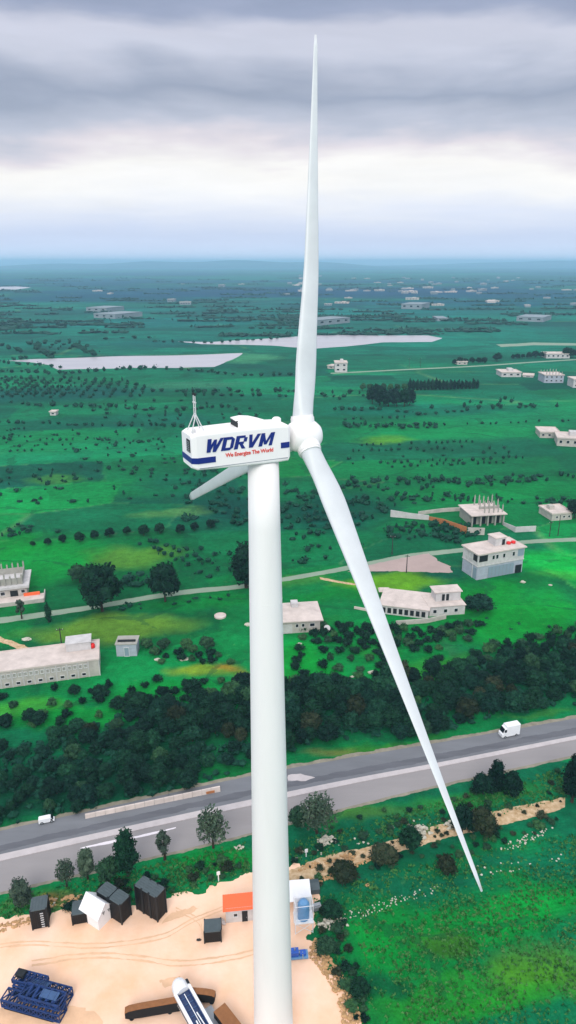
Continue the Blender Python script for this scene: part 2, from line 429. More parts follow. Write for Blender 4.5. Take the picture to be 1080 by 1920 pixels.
ge = N(t, 'ShaderNodeTexCoord')
prev = va.outputs['Color']
for sc_, st, amt, asp in ((.035, 5, .45, (1, 1.6, 1)), (.35, 6, .55, (1, 1, 1)), (2.2, 3, .45, (1, 1, 1))):
    mp = N(t, 'ShaderNodeMapping'); mp.inputs['Scale'].default_value = asp; mp.inputs['Rotation'].default_value = (0, 0, R(-8))
    t.links.new(ge.outputs['Object'], mp.inputs[0])
    n = N(t, 'ShaderNodeTexNoise'); n.inputs['Scale'].default_value = sc_; n.inputs['Detail'].default_value = st; n.inputs['Roughness'].default_value = .6
    t.links.new(mp.outputs[0], n.inputs['Vector'])
    k = math_node(t, 'ADD', math_node(t, 'MULTIPLY', math_node(t, 'SUBTRACT', n.outputs[0], .5), amt * 2.2), 1.0)
    vs = N(t, 'ShaderNodeVectorMath', operation='SCALE')
    t.links.new(prev, vs.inputs[0]); t.links.new(k, vs.inputs['Scale']); prev = vs.outputs[0]
# small plots, each a shade of its own, with worn or weedy edges between them
mp = N(t, 'ShaderNodeMapping'); mp.inputs['Scale'].default_value = (1 / 95, 1 / 46, 1); mp.inputs['Rotation'].default_value = (0, 0, R(-9))
wn = N(t, 'ShaderNodeTexNoise'); wn.inputs['Scale'].default_value = .02; wn.inputs['Detail'].default_value = 3
t.links.new(ge.outputs['Object'], wn.inputs['Vector'])
wv = N(t, 'ShaderNodeVectorMath', operation='MULTIPLY_ADD'); wv.inputs[1].default_value = (30, 30, 0)
t.links.new(wn.outputs['Color'], wv.inputs[0]); t.links.new(ge.outputs['Object'], wv.inputs[2]); t.links.new(wv.outputs[0], mp.inputs[0])
v1 = N(t, 'ShaderNodeTexVoronoi', voronoi_dimensions='2D', distance='CHEBYCHEV'); v1.inputs['Scale'].default_value = 1; v1.inputs['Randomness'].default_value = .75
t.links.new(mp.outputs[0], v1.inputs['Vector'])
sx = N(t, 'ShaderNodeSeparateColor'); t.links.new(v1.outputs['Color'], sx.inputs[0])
k = math_node(t, 'ADD', math_node(t, 'MULTIPLY', sx.outputs[0], .42), .80)
vs = N(t, 'ShaderNodeVectorMath', operation='SCALE'); t.links.new(prev, vs.inputs[0]); t.links.new(k, vs.inputs['Scale']); prev = vs.outputs[0]
v2 = N(t, 'ShaderNodeTexVoronoi', voronoi_dimensions='2D', feature='DISTANCE_TO_EDGE'); v2.inputs['Scale'].default_value = 1.15; v2.inputs['Randomness'].default_value = .7
t.links.new(mp.outputs[0], v2.inputs['Vector'])
en_ = N(t, 'ShaderNodeTexNoise'); en_.inputs['Scale'].default_value = .06; en_.inputs['Detail'].default_value = 6; en_.inputs['Roughness'].default_value = .7
t.links.new(ge.outputs['Object'], en_.inputs['Vector'])
ed = math_node(t, 'MULTIPLY', math_node(t, 'LESS_THAN', v2.outputs[0], math_node(t, 'MULTIPLY', math_node(t, 'SUBTRACT', en_.outputs[0], .44), .22)), .45)
me_ = N(t, 'ShaderNodeMix', data_type='RGBA'); me_.inputs[7].default_value = rgb(14, 74, 46)
t.links.new(ed, me_.inputs[0]); t.links.new(prev, me_.inputs[6]); prev = me_.outputs[2]
# furrows in some of the plots
wa = N(t, 'ShaderNodeTexWave'); wa.inputs['Scale'].default_value = .32; wa.inputs['Distortion'].default_value = 1.5; wa.inputs['Detail'].default_value = 2; wa.bands_direction = 'Y'
mw = N(t, 'ShaderNodeMapping'); mw.inputs['Rotation'].default_value = (0, 0, R(-11)); t.links.new(ge.outputs['Object'], mw.inputs[0]); t.links.new(mw.outputs[0], wa.inputs['Vector'])
fk = math_node(t, 'MULTIPLY', math_node(t, 'MULTIPLY', math_node(t, 'SUBTRACT', wa.outputs['Fac'], .5), .12), math_node(t, 'GREATER_THAN', sx.outputs[1], .5))
vs = N(t, 'ShaderNodeVectorMath', operation='SCALE'); t.links.new(prev, vs.inputs[0]); t.links.new(math_node(t, 'ADD', fk, 1.0), vs.inputs['Scale']); prev = vs.outputs[0]
# paler, drier tufts in patches
n = N(t, 'ShaderNodeTexNoise'); n.inputs['Scale'].default_value = .5; n.inputs['Detail'].default_value = 7; n.inputs['Roughness'].default_value = .7
t.links.new(ge.outputs['Object'], n.inputs['Vector'])
rp = N(t, 'ShaderNodeValToRGB'); rp.color_ramp.elements[0].position = .58; rp.color_ramp.elements[1].position = .74
rp.color_ramp.elements[0].color = (0, 0, 0, 1); rp.color_ramp.elements[1].color = (.22, .22, .22, 1)
t.links.new(n.outputs[0], rp.inputs[0])
mx = N(t, 'ShaderNodeMix', data_type='RGBA'); mx.inputs[7].default_value = rgb(110, 158, 84)
t.links.new(rp.outputs[0], mx.inputs[0]); t.links.new(prev, mx.inputs[6]); t.links.new(mx.outputs[2], b.inputs['Base Color'])
bn = N(t, 'ShaderNodeTexNoise'); bn.inputs['Scale'].default_value = 1.1; bn.inputs['Detail'].default_value = 5
t.links.new(ge.outputs['Object'], bn.inputs['Vector'])
bp = N(t, 'ShaderNodeBump'); bp.inputs['Strength'].default_value = .7; bp.inputs['Distance'].default_value = .35
t.links.new(bn.outputs[0], bp.inputs['Height']); t.links.new(bp.outputs[0], b.inputs['Normal'])
me.materials.append(gm)
ground = bpy.data.objects.new('ground', me); COL.objects.link(ground); tag(ground, kind='structure')

# ------------------------------------------------------------------ sheets: roads, yard, water
def crom(pts, n=12):
    pts = [Vector(p) for p in pts]; o = []
    P = [2 * pts[0] - pts[1]] + pts + [2 * pts[-1] - pts[-2]]
    for i in range(1, len(P) - 2):
        for k in range(n):
            t = k / n; a, b_, c, d = P[i - 1], P[i], P[i + 1], P[i + 2]
            o.append(.5 * ((2 * b_) + (c - a) * t + (2 * a - 5 * b_ + 4 * c - d) * t * t + (3 * b_ - a - 3 * c + d) * t ** 3))
    o.append(P[-2]); return o
def rough(pts, amp, f=.25, seed=0):
    o = []
    for i, p in enumerate(pts):
        n = Vector((mnoise.noise(Vector((p.x * f, p.y * f, seed))), mnoise.noise(Vector((p.x * f, p.y * f, seed + 9))), 0))
        n2 = Vector((mnoise.noise(Vector((p.x * f * 4, p.y * f * 4, seed))), mnoise.noise(Vector((p.x * f * 4, p.y * f * 4, seed + 9))), 0))
        o.append(p + n * amp + n2 * amp * .5)
    return o
def resample(pts, step):
    o = []
    for a, b_ in zip(pts[:-1], pts[1:]):
        n = max(1, int((b_ - a).length / step))
        o += [a.lerp(b_, k / n) for k in range(n)]
    return o + [pts[-1]]
def strip(name, pa, pb, z, m, edge=0, n=12, seg=6):
    """sheet between two lines of photo points"""
    A = crom([G(*p) for p in pa], n * seg); B = crom([G(*p) for p in pb], n * seg)
    if edge: A = rough(A, edge, .3, 1); B = rough(B, edge, .3, 5)
    mb = MB(); vs = []
    for a, b_ in zip(A, B):
        vs += [Vector((a.x, a.y, z)), Vector((b_.x, b_.y, z))]
    mb.add(vs, [(2 * i, 2 * i + 1, 2 * i + 3, 2 * i + 2) for i in range(len(A) - 1)])
    o = mb.build(name, m); tag(o, kind='structure'); return o
def patch(name, pts, z, m, edge=0, f=.25, step=1.0, closed_smooth=False):
    P = [G(*p) for p in pts]; P.append(P[0])
    P = resample(P, step)[:-1]
    if edge: P = rough(P, edge, f, len(pts))
    bm = bmesh.new()
    vs = [bm.verts.new((p.x, p.y, z)) for p in P]
    fa = bm.faces.new(vs)
    if fa.calc_area() and fa.normal.z < 0: fa.normal_flip()
    bmesh.ops.triangulate(bm, faces=[fa])
    me = bpy.data.meshes.new(name); bm.to_mesh(me); bm.free(); me.materials.append(m)
    for p in me.polygons:
        if p.normal.z < 0: p.flip()
    o = bpy.data.objects.new(name, me); COL.objects.link(o); return tag(o, kind='structure')
M['asphalt'] = mat('worn_blue_grey_asphalt', rgb(122, 124, 129), .9, .2, noise=.22, nscale=.16, stretch=(.35, 1.6, 1), bump=.01, bscale=2)
M['asphalt2'] = mat('pale_pinkish_asphalt', rgb(150, 145, 145), .9, .2, noise=.12, nscale=.12, stretch=(.3, 1.6, 1))
M['median'] = mat('pale_concrete_kerb', rgb(196, 188, 188), .85, .2, noise=.15, nscale=.4)
M['darkstreak'] = mat('dark_tyre_worn_asphalt', rgb(106, 107, 113), .9, .2, noise=.25, nscale=.2, stretch=(.3, 2, 1))
M['lane'] = mat('white_road_paint', rgb(232, 224, 228), .7)
M['shoulder'] = mat('gravel_shoulder', rgb(150, 144, 128), .95, .1, noise=.35, nscale=.5)
M['lane_road'] = mat('pale_country_road', rgb(140, 158, 138), .95, .1, noise=.15, nscale=.1)
M['sand'] = mat('tan_compacted_sand', rgb(255, 218, 192, .95), .95, .1, noise=.14, nscale=.11, col2=rgb(248, 200, 162, .9), bump=.10, bscale=.7)
M['sandwear'] = mat('darker_rutted_sand', rgb(244, 200, 162, .92), .95, .1, noise=.2, nscale=.35, bump=.1, bscale=1.0)
M['track'] = mat('orange_dirt_track', rgb(222, 196, 162, .9), .95, .1, noise=.3, nscale=.9, col2=rgb(168, 136, 96), bump=.1)
M['yard'] = mat('pinkish_gravel_yard', rgb(178, 158, 152), .95, .1, noise=.18, nscale=.08)
M['water'] = mat('sky_pale_flood_water', rgb(186, 180, 186), .25, .5, noise=.10, nscale=.01, stretch=(1, 3, 1))  # reflection of the white sky is put into the base colour

XS = (-140, 0, 240, 470, 660, 830, 1080, 1230)
FAR = [1590, 1558, 1505, 1455, 1420, 1391, 1347, 1321]
DK = [1625, 1591, 1538, 1487, 1449, 1418, 1370, 1343]
MD1 = [1636, 1603, 1550, 1500, 1461, 1429, 1380, 1352]
MD2 = [1648, 1615, 1561, 1511, 1470, 1437, 1387, 1358]
NR = [1712, 1673, 1617, 1562, 1511, 1470, 1415, 1382]
def z_(l, d=0): return [(x, y + d) for x, y in zip(XS, l)]
strip('gravel_shoulder', z_(FAR, -6), z_(FAR, 3), .012, M['shoulder'], .5)
strip('highway_shoulder', z_(NR, -3), z_(NR, 5), .012, M['shoulder'], .4)
strip('highway', z_(FAR), z_(MD1, 2), .02, M['asphalt'], .12)
strip('highway_carriageway', z_(MD2, -2), z_(NR), .022, M['asphalt2'], .12)
strip('worn_lane', z_(DK, -6), z_(DK, 5), .028, M['darkstreak'], .35)
strip('lane_marking', [(150, 1590), (200, 1578), (262, 1566), (330, 1551)], [(150, 1592), (200, 1583), (262, 1571), (330, 1553)], .036, M['lane'], .15)
# raised median kerb, a real step
A = crom([G(*p) for p in z_(MD1)], 20); B = crom([G(*p) for p in z_(MD2)], 20)
mb = MB(); rg = []
for a, b_ in zip(A, B):
    rg.append([Vector((a.x, a.y, 0)), Vector((b_.x, b_.y, 0)), Vector((b_.x, b_.y, .16)), Vector((a.x, a.y, .16))])
mb.rings(rg); tag(mb.build('median_kerb', M['median']), kind='structure')

strip('country_road', [(-60, 1163), (0, 1158), (160, 1136), (330, 1108), (450, 1096), (540, 1081), (620, 1067), (700, 1051), (770, 1038), (860, 1028), (985, 1013), (1080, 1008), (1200, 1002)],
      [(-60, 1174), (0, 1169), (160, 1145), (330, 1117), (450, 1104), (540, 1089), (620, 1075), (700, 1060), (770, 1047), (860, 1036), (985, 1020), (1080, 1015), (1200, 1009)], .02, M['lane_road'], .3)
patch('gravel_yard', [(650, 1072), (700, 1058), (760, 1045), (806, 1037), (820, 1052), (845, 1062), (850, 1074), (800, 1073), (740, 1071)], .032, M['yard'], 1.0)
strip('farm_track', [(-20, 1186), (30, 1205), (80, 1224)], [(-20, 1196), (30, 1215), (80, 1236)], .016, M['track'], .5)
strip('farm_lane', [(600, 1082), (640, 1090), (680, 1096)], [(600, 1086), (640, 1094), (680, 1099)], .016, M['track'], .4)
strip('field_lane', [(620, 699), (760, 692), (900, 685), (1000, 678), (1100, 672)], [(620, 701), (760, 694), (900, 687), (1000, 680), (1100, 674)], .016, M['lane_road'], 0)
patch('sand_yard', [(-120, 1765), (-20, 1726), (40, 1726), (95, 1718), (130, 1700), (165, 1712), (230, 1700), (322, 1683), (400, 1661), (474, 1638), (560, 1622), (600, 1668), (586, 1720), (574, 1760), (600, 1780), (612, 1812), (640, 1835), (652, 1875), (668, 1925), (700, 1990), (640, 2250), (-200, 2250)],
      .02, M['sand'], 1.6, .22, .5)
strip('dirt_track', [(520, 1640), (560, 1625), (620, 1603), (690, 1588), (760, 1568), (830, 1545), (900, 1526), (950, 1516), (1000, 1506), (1060, 1495)],
      [(520, 1668), (560, 1657), (620, 1637), (690, 1610), (760, 1594), (830, 1574), (900, 1556), (950, 1545), (1000, 1533), (1060, 1514)], .026, M['track'], .45)
patch('rutted_sand', [(-40, 1900), (40, 1880), (140, 1884), (190, 1902), (200, 1960), (-60, 1990)], .03, M['sandwear'], 1.4)
patch('sand_wear', [(296, 1838), (335, 1830), (340, 1842), (310, 1850)], .03, M['sandwear'], .7, .5, .4)
patch('sand_wear', [(322, 1712), (362, 1698), (372, 1704), (335, 1722), (300, 1732)], .03, M['sandwear'], .5, .5, .4)
def lane(name, pts, wpx, z, m, edge=.1):
    strip(name, pts, [(x, y + wpx) for x, y in pts], z, m, edge)
for dx in (0, 1):
    lane('tyre_track', [(60, 1800 + dx * 9), (160, 1786 + dx * 9), (260, 1790 + dx * 9), (340, 1800 + dx * 10), (440, 1788 + dx * 9), (520, 1770 + dx * 8)], 3.2, .034, M['sandwear'], .25)
    lane('tyre_track', [(330, 1700 + dx * 7), (370, 1720 + dx * 8), (380, 1744 + dx * 8)], 2.6, .038, M['sandwear'], .2)
    lane('tyre_track', [(-30, 1772 + dx * 7), (60, 1764 + dx * 7), (180, 1768 + dx * 8), (300, 1752 + dx * 8), (360, 1722 + dx * 7), (440, 1690 + dx * 6)], 2.6, .042, M['sandwear'], .2)
patch('gravel_patch', [(541, 1452), (565, 1450), (590, 1458), (572, 1464), (541, 1465)], .034, M['median'], .5)
patch('flood_water', [(10, 676), (60, 673), (150, 671), (230, 668), (330, 666), (400, 664), (455, 662), (450, 668), (425, 678), (400, 688), (330, 690), (250, 690), (180, 692), (110, 693), (95, 684), (60, 679)], .05, M['water'], 5, .01, 15)
patch('flood_water', [(335, 640), (400, 641), (470, 637), (540, 632), (620, 627), (700, 629), (800, 629), (832, 634), (810, 641), (720, 642), (640, 650), (590, 654), (500, 648), (430, 646), (380, 645)], .05, M['water'], 6, .01, 15)
patch('flood_water', [(-20, 538), (30, 537), (60, 539), (30, 543), (-20, 544)], .08, M['water'], 20, .002, 60)
patch('flood_water', [(930, 646), (1000, 642), (1090, 644), (1090, 648), (1000, 647), (940, 651)], .05, M['lane_road'], 5, .01, 15)

# far ridge on the horizon, right and left
def ridge(name, x0, x1, y, h, m, seed):
    mb = MB(); n = 80; rg = []
    for i in range(n + 1):
        x = x0 + (x1 - x0) * i / n; k = math.sin(math.pi * i / n) ** .7
        hh = h * k * (.6 + .7 * abs(mnoise.noise(Vector((i * .07, seed, 0))) + .5)) + 1
        rg.append([Vector((x, y - 1600, -.5)), Vector((x, y - 500, hh * .6)), Vector((x, y, hh)), Vector((x, y + 1500, -.5))])
    mb.rings(rg); tag(mb.build(name, m, smooth=True), kind='structure')
M['hill'] = mat('distant_hill_scrub', (.03, .09, .07, 1), .95, .05, noise=.3, nscale=.002)
ridge('distant_hills', -7500, 2500, 17500, 150, M['hill'], 3.1)
ridge('distant_hills', 1500, 14000, 20500, 120, M['hill'], 8.7)

# ------------------------------------------------------------------ wind turbine
HUB = ray(570, 817) * 80 + Vector((0, 0, H))
AZ = R(26)
AX = Vector((math.cos(AZ), math.sin(AZ), 0)); SIDE = Vector((math.sin(AZ), -math.cos(AZ), 0)); UP = Vector((0, 0, 1))
OV = 5.15
base = HUB - AX * OV; base.z = 0
turb = empty('wind_turbine', base, AZ, 'huge white three bladed wind turbine towering over the sand yard', 'wind turbine')
HZ = HUB.z
# tower, tapering
mb = MB()
rt, rb = 1.76, 3.12
ztop = HZ - 2.3
prof = [(3.5, 0), (3.5, .35), (3.2, .36)]
for k in range(0, 13):
    f = k / 12; prof.append((rb + (rt - rb) * f, .4 + (ztop - .4) * f))
mb.lathe(prof, 48)
tw = mb.build('tower', M['turbine'], turb, smooth=True)
mb = MB()
for f in (.28, .56, .82):
    mb = MB(); r_ = rb + (rt - rb) * f
    mb.lathe([(r_ + .004, f * ztop - .06), (r_ + .010, f * ztop - .05), (r_ + .010, f * ztop + .05), (r_ + .004, f * ztop + .06)], 48)
    mb.build('flange_ring', M['turbine'], tw, smooth=False)
mb = MB(); mb.box(-.5, .5, -rb - .12, -rb + .2, .6, 2.8); mb.build('tower_door', M['grey_metal'], tw, bevel=.03)
# nacelle: local x = axis, y = left of axis (away from camera), z up; origin at tower top centre
def at_h(x, y, z): return (x, y, HZ + z)
mb = MB()
secs = [(-8.6, 1.62, -1.75, 1.72), (-8.0, 1.85, -2.0, 1.95), (-3, 1.9, -2.15, 2.02), (1.5, 1.9, -2.25, 1.98), (3.15, 1.85, -2.2, 1.9), (3.45, 1.6, -1.95, 1.7)]
def nx(x): return (x + 8.6) * (11.45 / 12.05) - 8.85
secs = [(nx(s_[0]),) + s_[1:] for s_ in secs]
rg = []
for x, hw, zb, zt in secs:
    c = .28; r_ = []
    for cx_, cz_, a0 in ((hw - c, zt - c, 0), (-hw + c, zt - c, 90), (-hw + c, zb + c, 180), (hw - c, zb + c, 270)):
        for k in range(5):
            a = R(a0 + k * 22.5); r_.append(Vector(at_h(x, cx_ + c * math.cos(a), cz_ + c * math.sin(a))))
    rg.append(r_)
mb.rings(rg)
nac = mb.build('nacelle', M['turbine'], turb)
me = nac.data
for p in me.polygons: p.use_smooth = False
# lower hull panel line
mb = MB()
mb.box(-8.1, 2.2, -1.93, -1.86, HZ - 1.80, HZ - 1.74)
mb.build('panel_seam', M['grey_metal'], nac)
# stripes: rear one wraps round the tail, short one behind the rotor
mb = MB()
mb.box(-8.30, -6.3, -1.93, -1.80, HZ - 1.25, HZ - .62)
mb.add([Vector((-8.31, -1.93, HZ - 1.25)), Vector((-8.90, -1.66, HZ - 1.22)), Vector((-8.90, -1.66, HZ - .6)), Vector((-8.31, -1.93, HZ - .62)),
        Vector((-8.31, -1.80, HZ - 1.25)), Vector((-8.80, -1.60, HZ - 1.22)), Vector((-8.80, -1.60, HZ - .6)), Vector((-8.31, -1.80, HZ - .62))], [(0, 1, 2, 3), (4, 7, 6, 5), (0, 4, 5, 1), (3, 2, 6, 7)])
mb.box(-8.905, -8.80, -1.66, 1.64, HZ - 1.22, HZ - .60)
mb.build('blue_stripe', M['blue_stripe'], nac)
mb = MB(); mb.box(1.35, 2.4, -1.93, -1.80, HZ - .62, HZ + .02); mb.build('blue_stripe', M['blue_stripe'], nac)
mb = MB(); mb.box(-8.93, -8.80, -1.30, -.2, HZ - .1, HZ + 1.25); vent = mb.build('rear_vent', M['dark'], nac, bevel=.02)
mb = MB()
for k in range(6): mb.box(-8.97, -8.92, -1.25, -.25, HZ + .0 + k * .2, HZ + .06 + k * .2)
mb.build('louvre', M['grey_metal'], vent)
# roof hood: curved scoop with dark mouth facing the rear
mb = MB(); rg = []
for x, h_, w_ in ((-3.3, 1.02, 1.15), (-2.6, 1.15, 1.15), (-1.6, 1.02, 1.1), (-.6, .72, 1.0), (.4, .34, .9), (1.3, .06, .8)):
    rg.append([Vector(at_h(x + (-.35 if i in (3, 4, 5) and x < -3 else 0), w_ * math.cos(R(180 * i / 8)), 1.93 + h_ * math.sin(R(180 * i / 8)) ** .6)) for i in range(9)])
mb.rings(rg); hood = mb.build('roof_hood', M['turbine'], nac, smooth=False)
mb = MB(); mb.box(-3.42, -3.28, -.95, .95, HZ + 2.0, HZ + 2.72); mb.build('hood_mouth', M['dark'], hood)
mb = MB(); mb.lathe([(.5, HZ + 1.85), (.5, HZ + 2.35), (.3, HZ + 2.5)], 16, Matrix.Translation((1.7, 0, 0))); mb.build('roof_cap', M['turbine'], nac)
# wind sensor mast
mb = MB()
bx = -7.75
for s in (-.28, .28):
    mb.tube((bx - .0, s, HZ + 3.2), (bx, s, HZ + 5.7), .055, n=6)
    mb.tube((bx, s, HZ + 4.9), (bx, s, HZ + 5.0), .13, n=6)
for a, c in (((-.7, -.75), (0, -.28)), ((.7, -.75), (0, -.28)), ((-.7, .75), (0, .28)), ((.7, .75), (0, .28))):
    mb.tube((bx + a[0], a[1], HZ + 1.9), (bx + c[0], c[1], HZ + 3.7), .06, n=6)
mb.tube((bx, -.28, HZ + 3.3), (bx, .28, HZ + 3.3), .05, n=6); mb.tube((bx, -.28, HZ + 3.75), (bx, .28, HZ + 3.75), .05, n=6)
mb.tube((bx, -.28, HZ + 4.4), (bx, .28, HZ + 4.4), .04, n=6)
mast = mb.build('sensor_mast', M['frame'], nac)
for s in (-.28, .28):
    mb = MB(); mb.lathe([(.10, HZ + 5.7), (.12, HZ + 5.78), (.03, HZ + 6.0)], 10, Matrix.Translation((bx, s, 0)))
    mb.build('wind_sensor', M['dark'], mast)
mb = MB(); mb.lathe([(.2, HZ + 1.95), (.2, HZ + 2.25), (.1, HZ + 2.4)], 12, Matrix.Translation((-8.3, -1.0, 0))); mb.build('beacon_lamp', M['frame'], nac)
# lettering
def text_mesh(name, s, size, x, z, m, parent, shear=0, off=0, yy=-1.935, width=None, sx=1):
    cu = bpy.data.curves.new(name, 'FONT'); cu.body = s; cu.size = size; cu.shear = shear; cu.offset = off
    cu.extrude = .012; cu.align_x = 'LEFT'; cu.space_character = .95
    tmp = bpy.data.objects.new(name + '_tmp', cu); COL.objects.link(tmp)
    dg = bpy.context.evaluated_depsgraph_get()
    me = bpy.data.meshes.new_from_object(tmp.evaluated_get(dg)); me.name = name
    bpy.data.objects.remove(tmp)
    xs = [v.co.x for v in me.vertices]; k = (width / (max(xs) - min(xs))) if width else 1
    x0 = min(xs)
    for v in me.vertices:
        v.co = Vector((x + (v.co.x - x0) * k, yy - v.co.z, HZ + z + v.co.y))
    me.materials.clear(); me.materials.append(m)
    o = bpy.data.objects.new(name, me); COL.objects.link(o); o.parent = parent
    return o
# block italic letters, one stroke beside the other
def letters():
    mb = MB(); W_ = .30; cnt = [0]
    def st(x0, y0, x1, y1, w0=W_, w1=None, ox=0):
        w1 = w0 if w1 is None else w1; cnt[0] += 1
        yy = -1.935 - .003 * (cnt[0] % 5)
        pts = [(x0, y0), (x0 + w0, y0), (x1 + w1, y1), (x1, y1)]
        q = []
        for yb in (yy - .012, -1.92):
            for (x, y) in pts:
                X_ = ox + x + .27 * y
                q.append(Vector((-7.5 + X_ * KX, yb, HZ - .12 + y * 1.44)))
        mb.add(q, [(0, 3, 2, 1), (4, 5, 6, 7), (0, 1, 5, 4), (1, 2, 6, 5), (2, 3, 7, 6), (3, 0, 4, 7)] if y1 < y0 else [(0, 1, 2, 3), (4, 7, 6, 5), (0, 4, 5, 1), (1, 5, 6, 2), (2, 6, 7, 3), (3, 7, 4, 0)])
    adv = [1.24, 1.0, 1.0, .96, 1.2]; KX = 8.3 / (sum(adv) + .27 + .02)
    o = 0      # W
    st(0, 1, .14, 0, ox=o); st(.14, 0, .52, .92, .22, .2, ox=o); st(.52, .92, .60, 0, .2, .24, ox=o); st(.60, 0, .98, 1, .24, .25, ox=o); o += adv[0]
    st(0, 0, 0, 1, ox=o); st(.25, .80, .25, 1, .40, .34, ox=o); st(.25, 0, .25, .20, .34, .40, ox=o); st(.65, .18, .65, .82, .25, .25, ox=o); st(.59, 0, .65, .18, .06, .25, ox=o); st(.65, .82, .59, 1, .25, .06, ox=o); o += adv[1]
    st(0, 0, 0, 1, ox=o); st(.25, .82, .25, 1, .50, .44, ox=o); st(.25, .36, .25, .54, .42, .46, ox=o); st(.64, .52, .64, .84, .25, .25, ox=o); st(.36, .36, .62, 0, .26, .30, ox=o); o += adv[2]
    st(0, 1, .20, 0, .25, .26, ox=o); st(.20, 0, .66, 1, .30, .27, ox=o); o += adv[3]
    st(0, 0, .02, 1, ox=o); st(.10, 1, .42, .12, .18, .22, ox=o); st(.42, .12, .80, 1, .22, .2, ox=o); st(.84, 0, .86, 1, .26, .26, ox=o)
    return mb.build('company_lettering', M['blue_stripe'], nac)
letters()
text_mesh('slogan_lettering', 'We Energize The World', .62, -5.2, -.85, M['red_letter'], nac, 0, .014, width=5.6)
# rotor
def L2(p):  # world -> turbine local
    return Matrix.Rotation(-AZ, 3, 'Z') @ (Vector(p) - base)
hubL = L2(HUB)
rotor_hub = MB()
prof = [(1.25, -1.75), (1.62, -1.5), (1.78, -.8), (1.86, 0), (1.82, .7), (1.6, 1.35), (1.15, 1.85), (.6, 2.1), (.1, 2.18)]
mtx = Matrix.Translation(hubL) @ Matrix.Rotation(R(90), 4, 'Y')
rotor_hub.lathe(prof, 32, mtx)
hubo = rotor_hub.build('rotor_hub', M['turbine'], turb, smooth=True)
TIPS = [((591, 65), 44.0), ((903, 1672), None), ((357, 935), None)]
for (q, LL) in TIPS:
    d = ray(*q); o = Vector((0, 0, H))
    t = (HUB - o).dot(AX) / d.dot(AX)
    if LL:
        # blade bends out of the rotor plane so that it keeps its real length
        bq = d.dot(o - HUB); cq = (o - HUB).length_squared - LL * LL; aq = d.length_squared
        disc = bq * bq - aq * cq
        t = (-bq + math.sqrt(max(0, disc))) / aq
    tip = o + d * t
    v = tip - HUB; ln = v.length; v.normalize()
    print('blade', q, round(ln, 1))
    # chord direction: mostly in the rotor plane, partly along the axis
    tang = AX.cross(v).normalized()
    tipc = .42 if q[0] > 400 else 1.4
    mb = MB(); rg = []; n = 22
    vf = v - AX * v.dot(AX); vf.normalize()
    for k in range(33):
        f = k / 32
        r_ = 1.1 + (ln - 1.1) * f
        # bend: leave the hub in the plane, end at the tip
        g_ = min(1, f * 2.2); g_ = g_ * (2 - g_)
        pos = HUB + vf * (r_ * (1 - g_)) + v * (r_ * g_) if LL else HUB + v * r_
        root = max(0, 1 - f / .12); root = root * root * (3 - 2 * root)
        cm = 3.05 if q[1] > 1000 else 2.55
        if f < .17: chord = 2.4 + (cm - 2.4) * (3 * (f / .17) ** 2 - 2 * (f / .17) ** 3)
        else: chord = tipc + (cm - tipc) * (1 - (f - .17) / .83) ** 1.22
        th = chord * (.42 - .22 * f); th = th * (1 - root) + 2.40 * root
        if f > .985: chord *= .6; th *= .6
        tw_ = R((78 if q[0] > 400 else -12) + 10 * (1 - f))
        cdir = (tang * math.cos(tw_) + AX * math.sin(tw_)).normalized()
        ndir = cdir.cross(v).normalized()
        sect = []
        for i in range(n):
            a = 2 * math.pi * i / n
            x = math.cos(a); y = math.sin(a)
            ex = x * .5 * chord - (1 - root) * chord * .18
            ey = y * .5 * th * ((1 - root) * (.35 + .65 * (.5 + .5 * x) ** .6) + root)
            sect.append(L2(pos + cdir * (-ex if True else ex) + ndir * ey))
        rg.append(sect)
    mb.rings(rg)
    bl = mb.build('blade', M['blade'], turb, smooth=True)
    mb = MB()
    for (r0, a, b2) in ((1.36, 1.0, 2.1), (1.29, 2.1, 2.35)):
        pts = [L2(HUB + vf * a), L2(HUB + vf * b2)]
        mb.tube(pts[0], pts[1], r0, n=28)
    mb.build('blade_collar', M['turbine'], bl, smooth=False)

# ------------------------------------------------------------------ vegetation
ICO = {}
def ico(sub):
    if sub not in ICO:
        bm = bmesh.new(); bmesh.ops.create_icosphere(bm, subdivisions=sub, radius=1)
        ICO[sub] = ([v.co.copy() for v in bm.verts], [tuple(v.index for v in f.verts) for f in bm.faces]); bm.free()
    return ICO[sub]
def blob(mb, c, r, sub=2, jit=.3, sd=0):
    vs, fs = ico(sub); o = []
    for v in vs:
        k = 1 + jit * mnoise.noise(v * 1.7 + Vector((sd, sd * .7, 0))) * 1.6 + random.uniform(-.08, .08)
        o.append(Vector((c[0] + v.x * r[0] * k, c[1] + v.y * r[1] * k, c[2] + v.z * r[2] * k)))
    mb.add(o, fs)
def leaves(mb, c, r, n, s):
    for _ in range(n):
        v = Vector((random.gauss(0, 1), random.gauss(0, 1), random.gauss(0, 1))).normalized()
        k = random.uniform(.72, 1.22)
        p = Vector((c[0] + v.x * r[0] * k, c[1] + v.y * r[1] * k, c[2] + v.z * r[2] * k))
        if p.z < .05: continue
        a = Vector((random.gauss(0, 1), random.gauss(0, 1), random.gauss(0, 1))).normalized()
        b_ = a.cross(v + Vector((random.gauss(0, .6), random.gauss(0, .6), random.gauss(0, .6)))).normalized()
        q = s * random.uniform(.6, 1.5)
        mb.add([p - a * q, p + b_ * q * .5, p + a * q, p - b_ * q * .5], [(0, 1, 2, 3)])
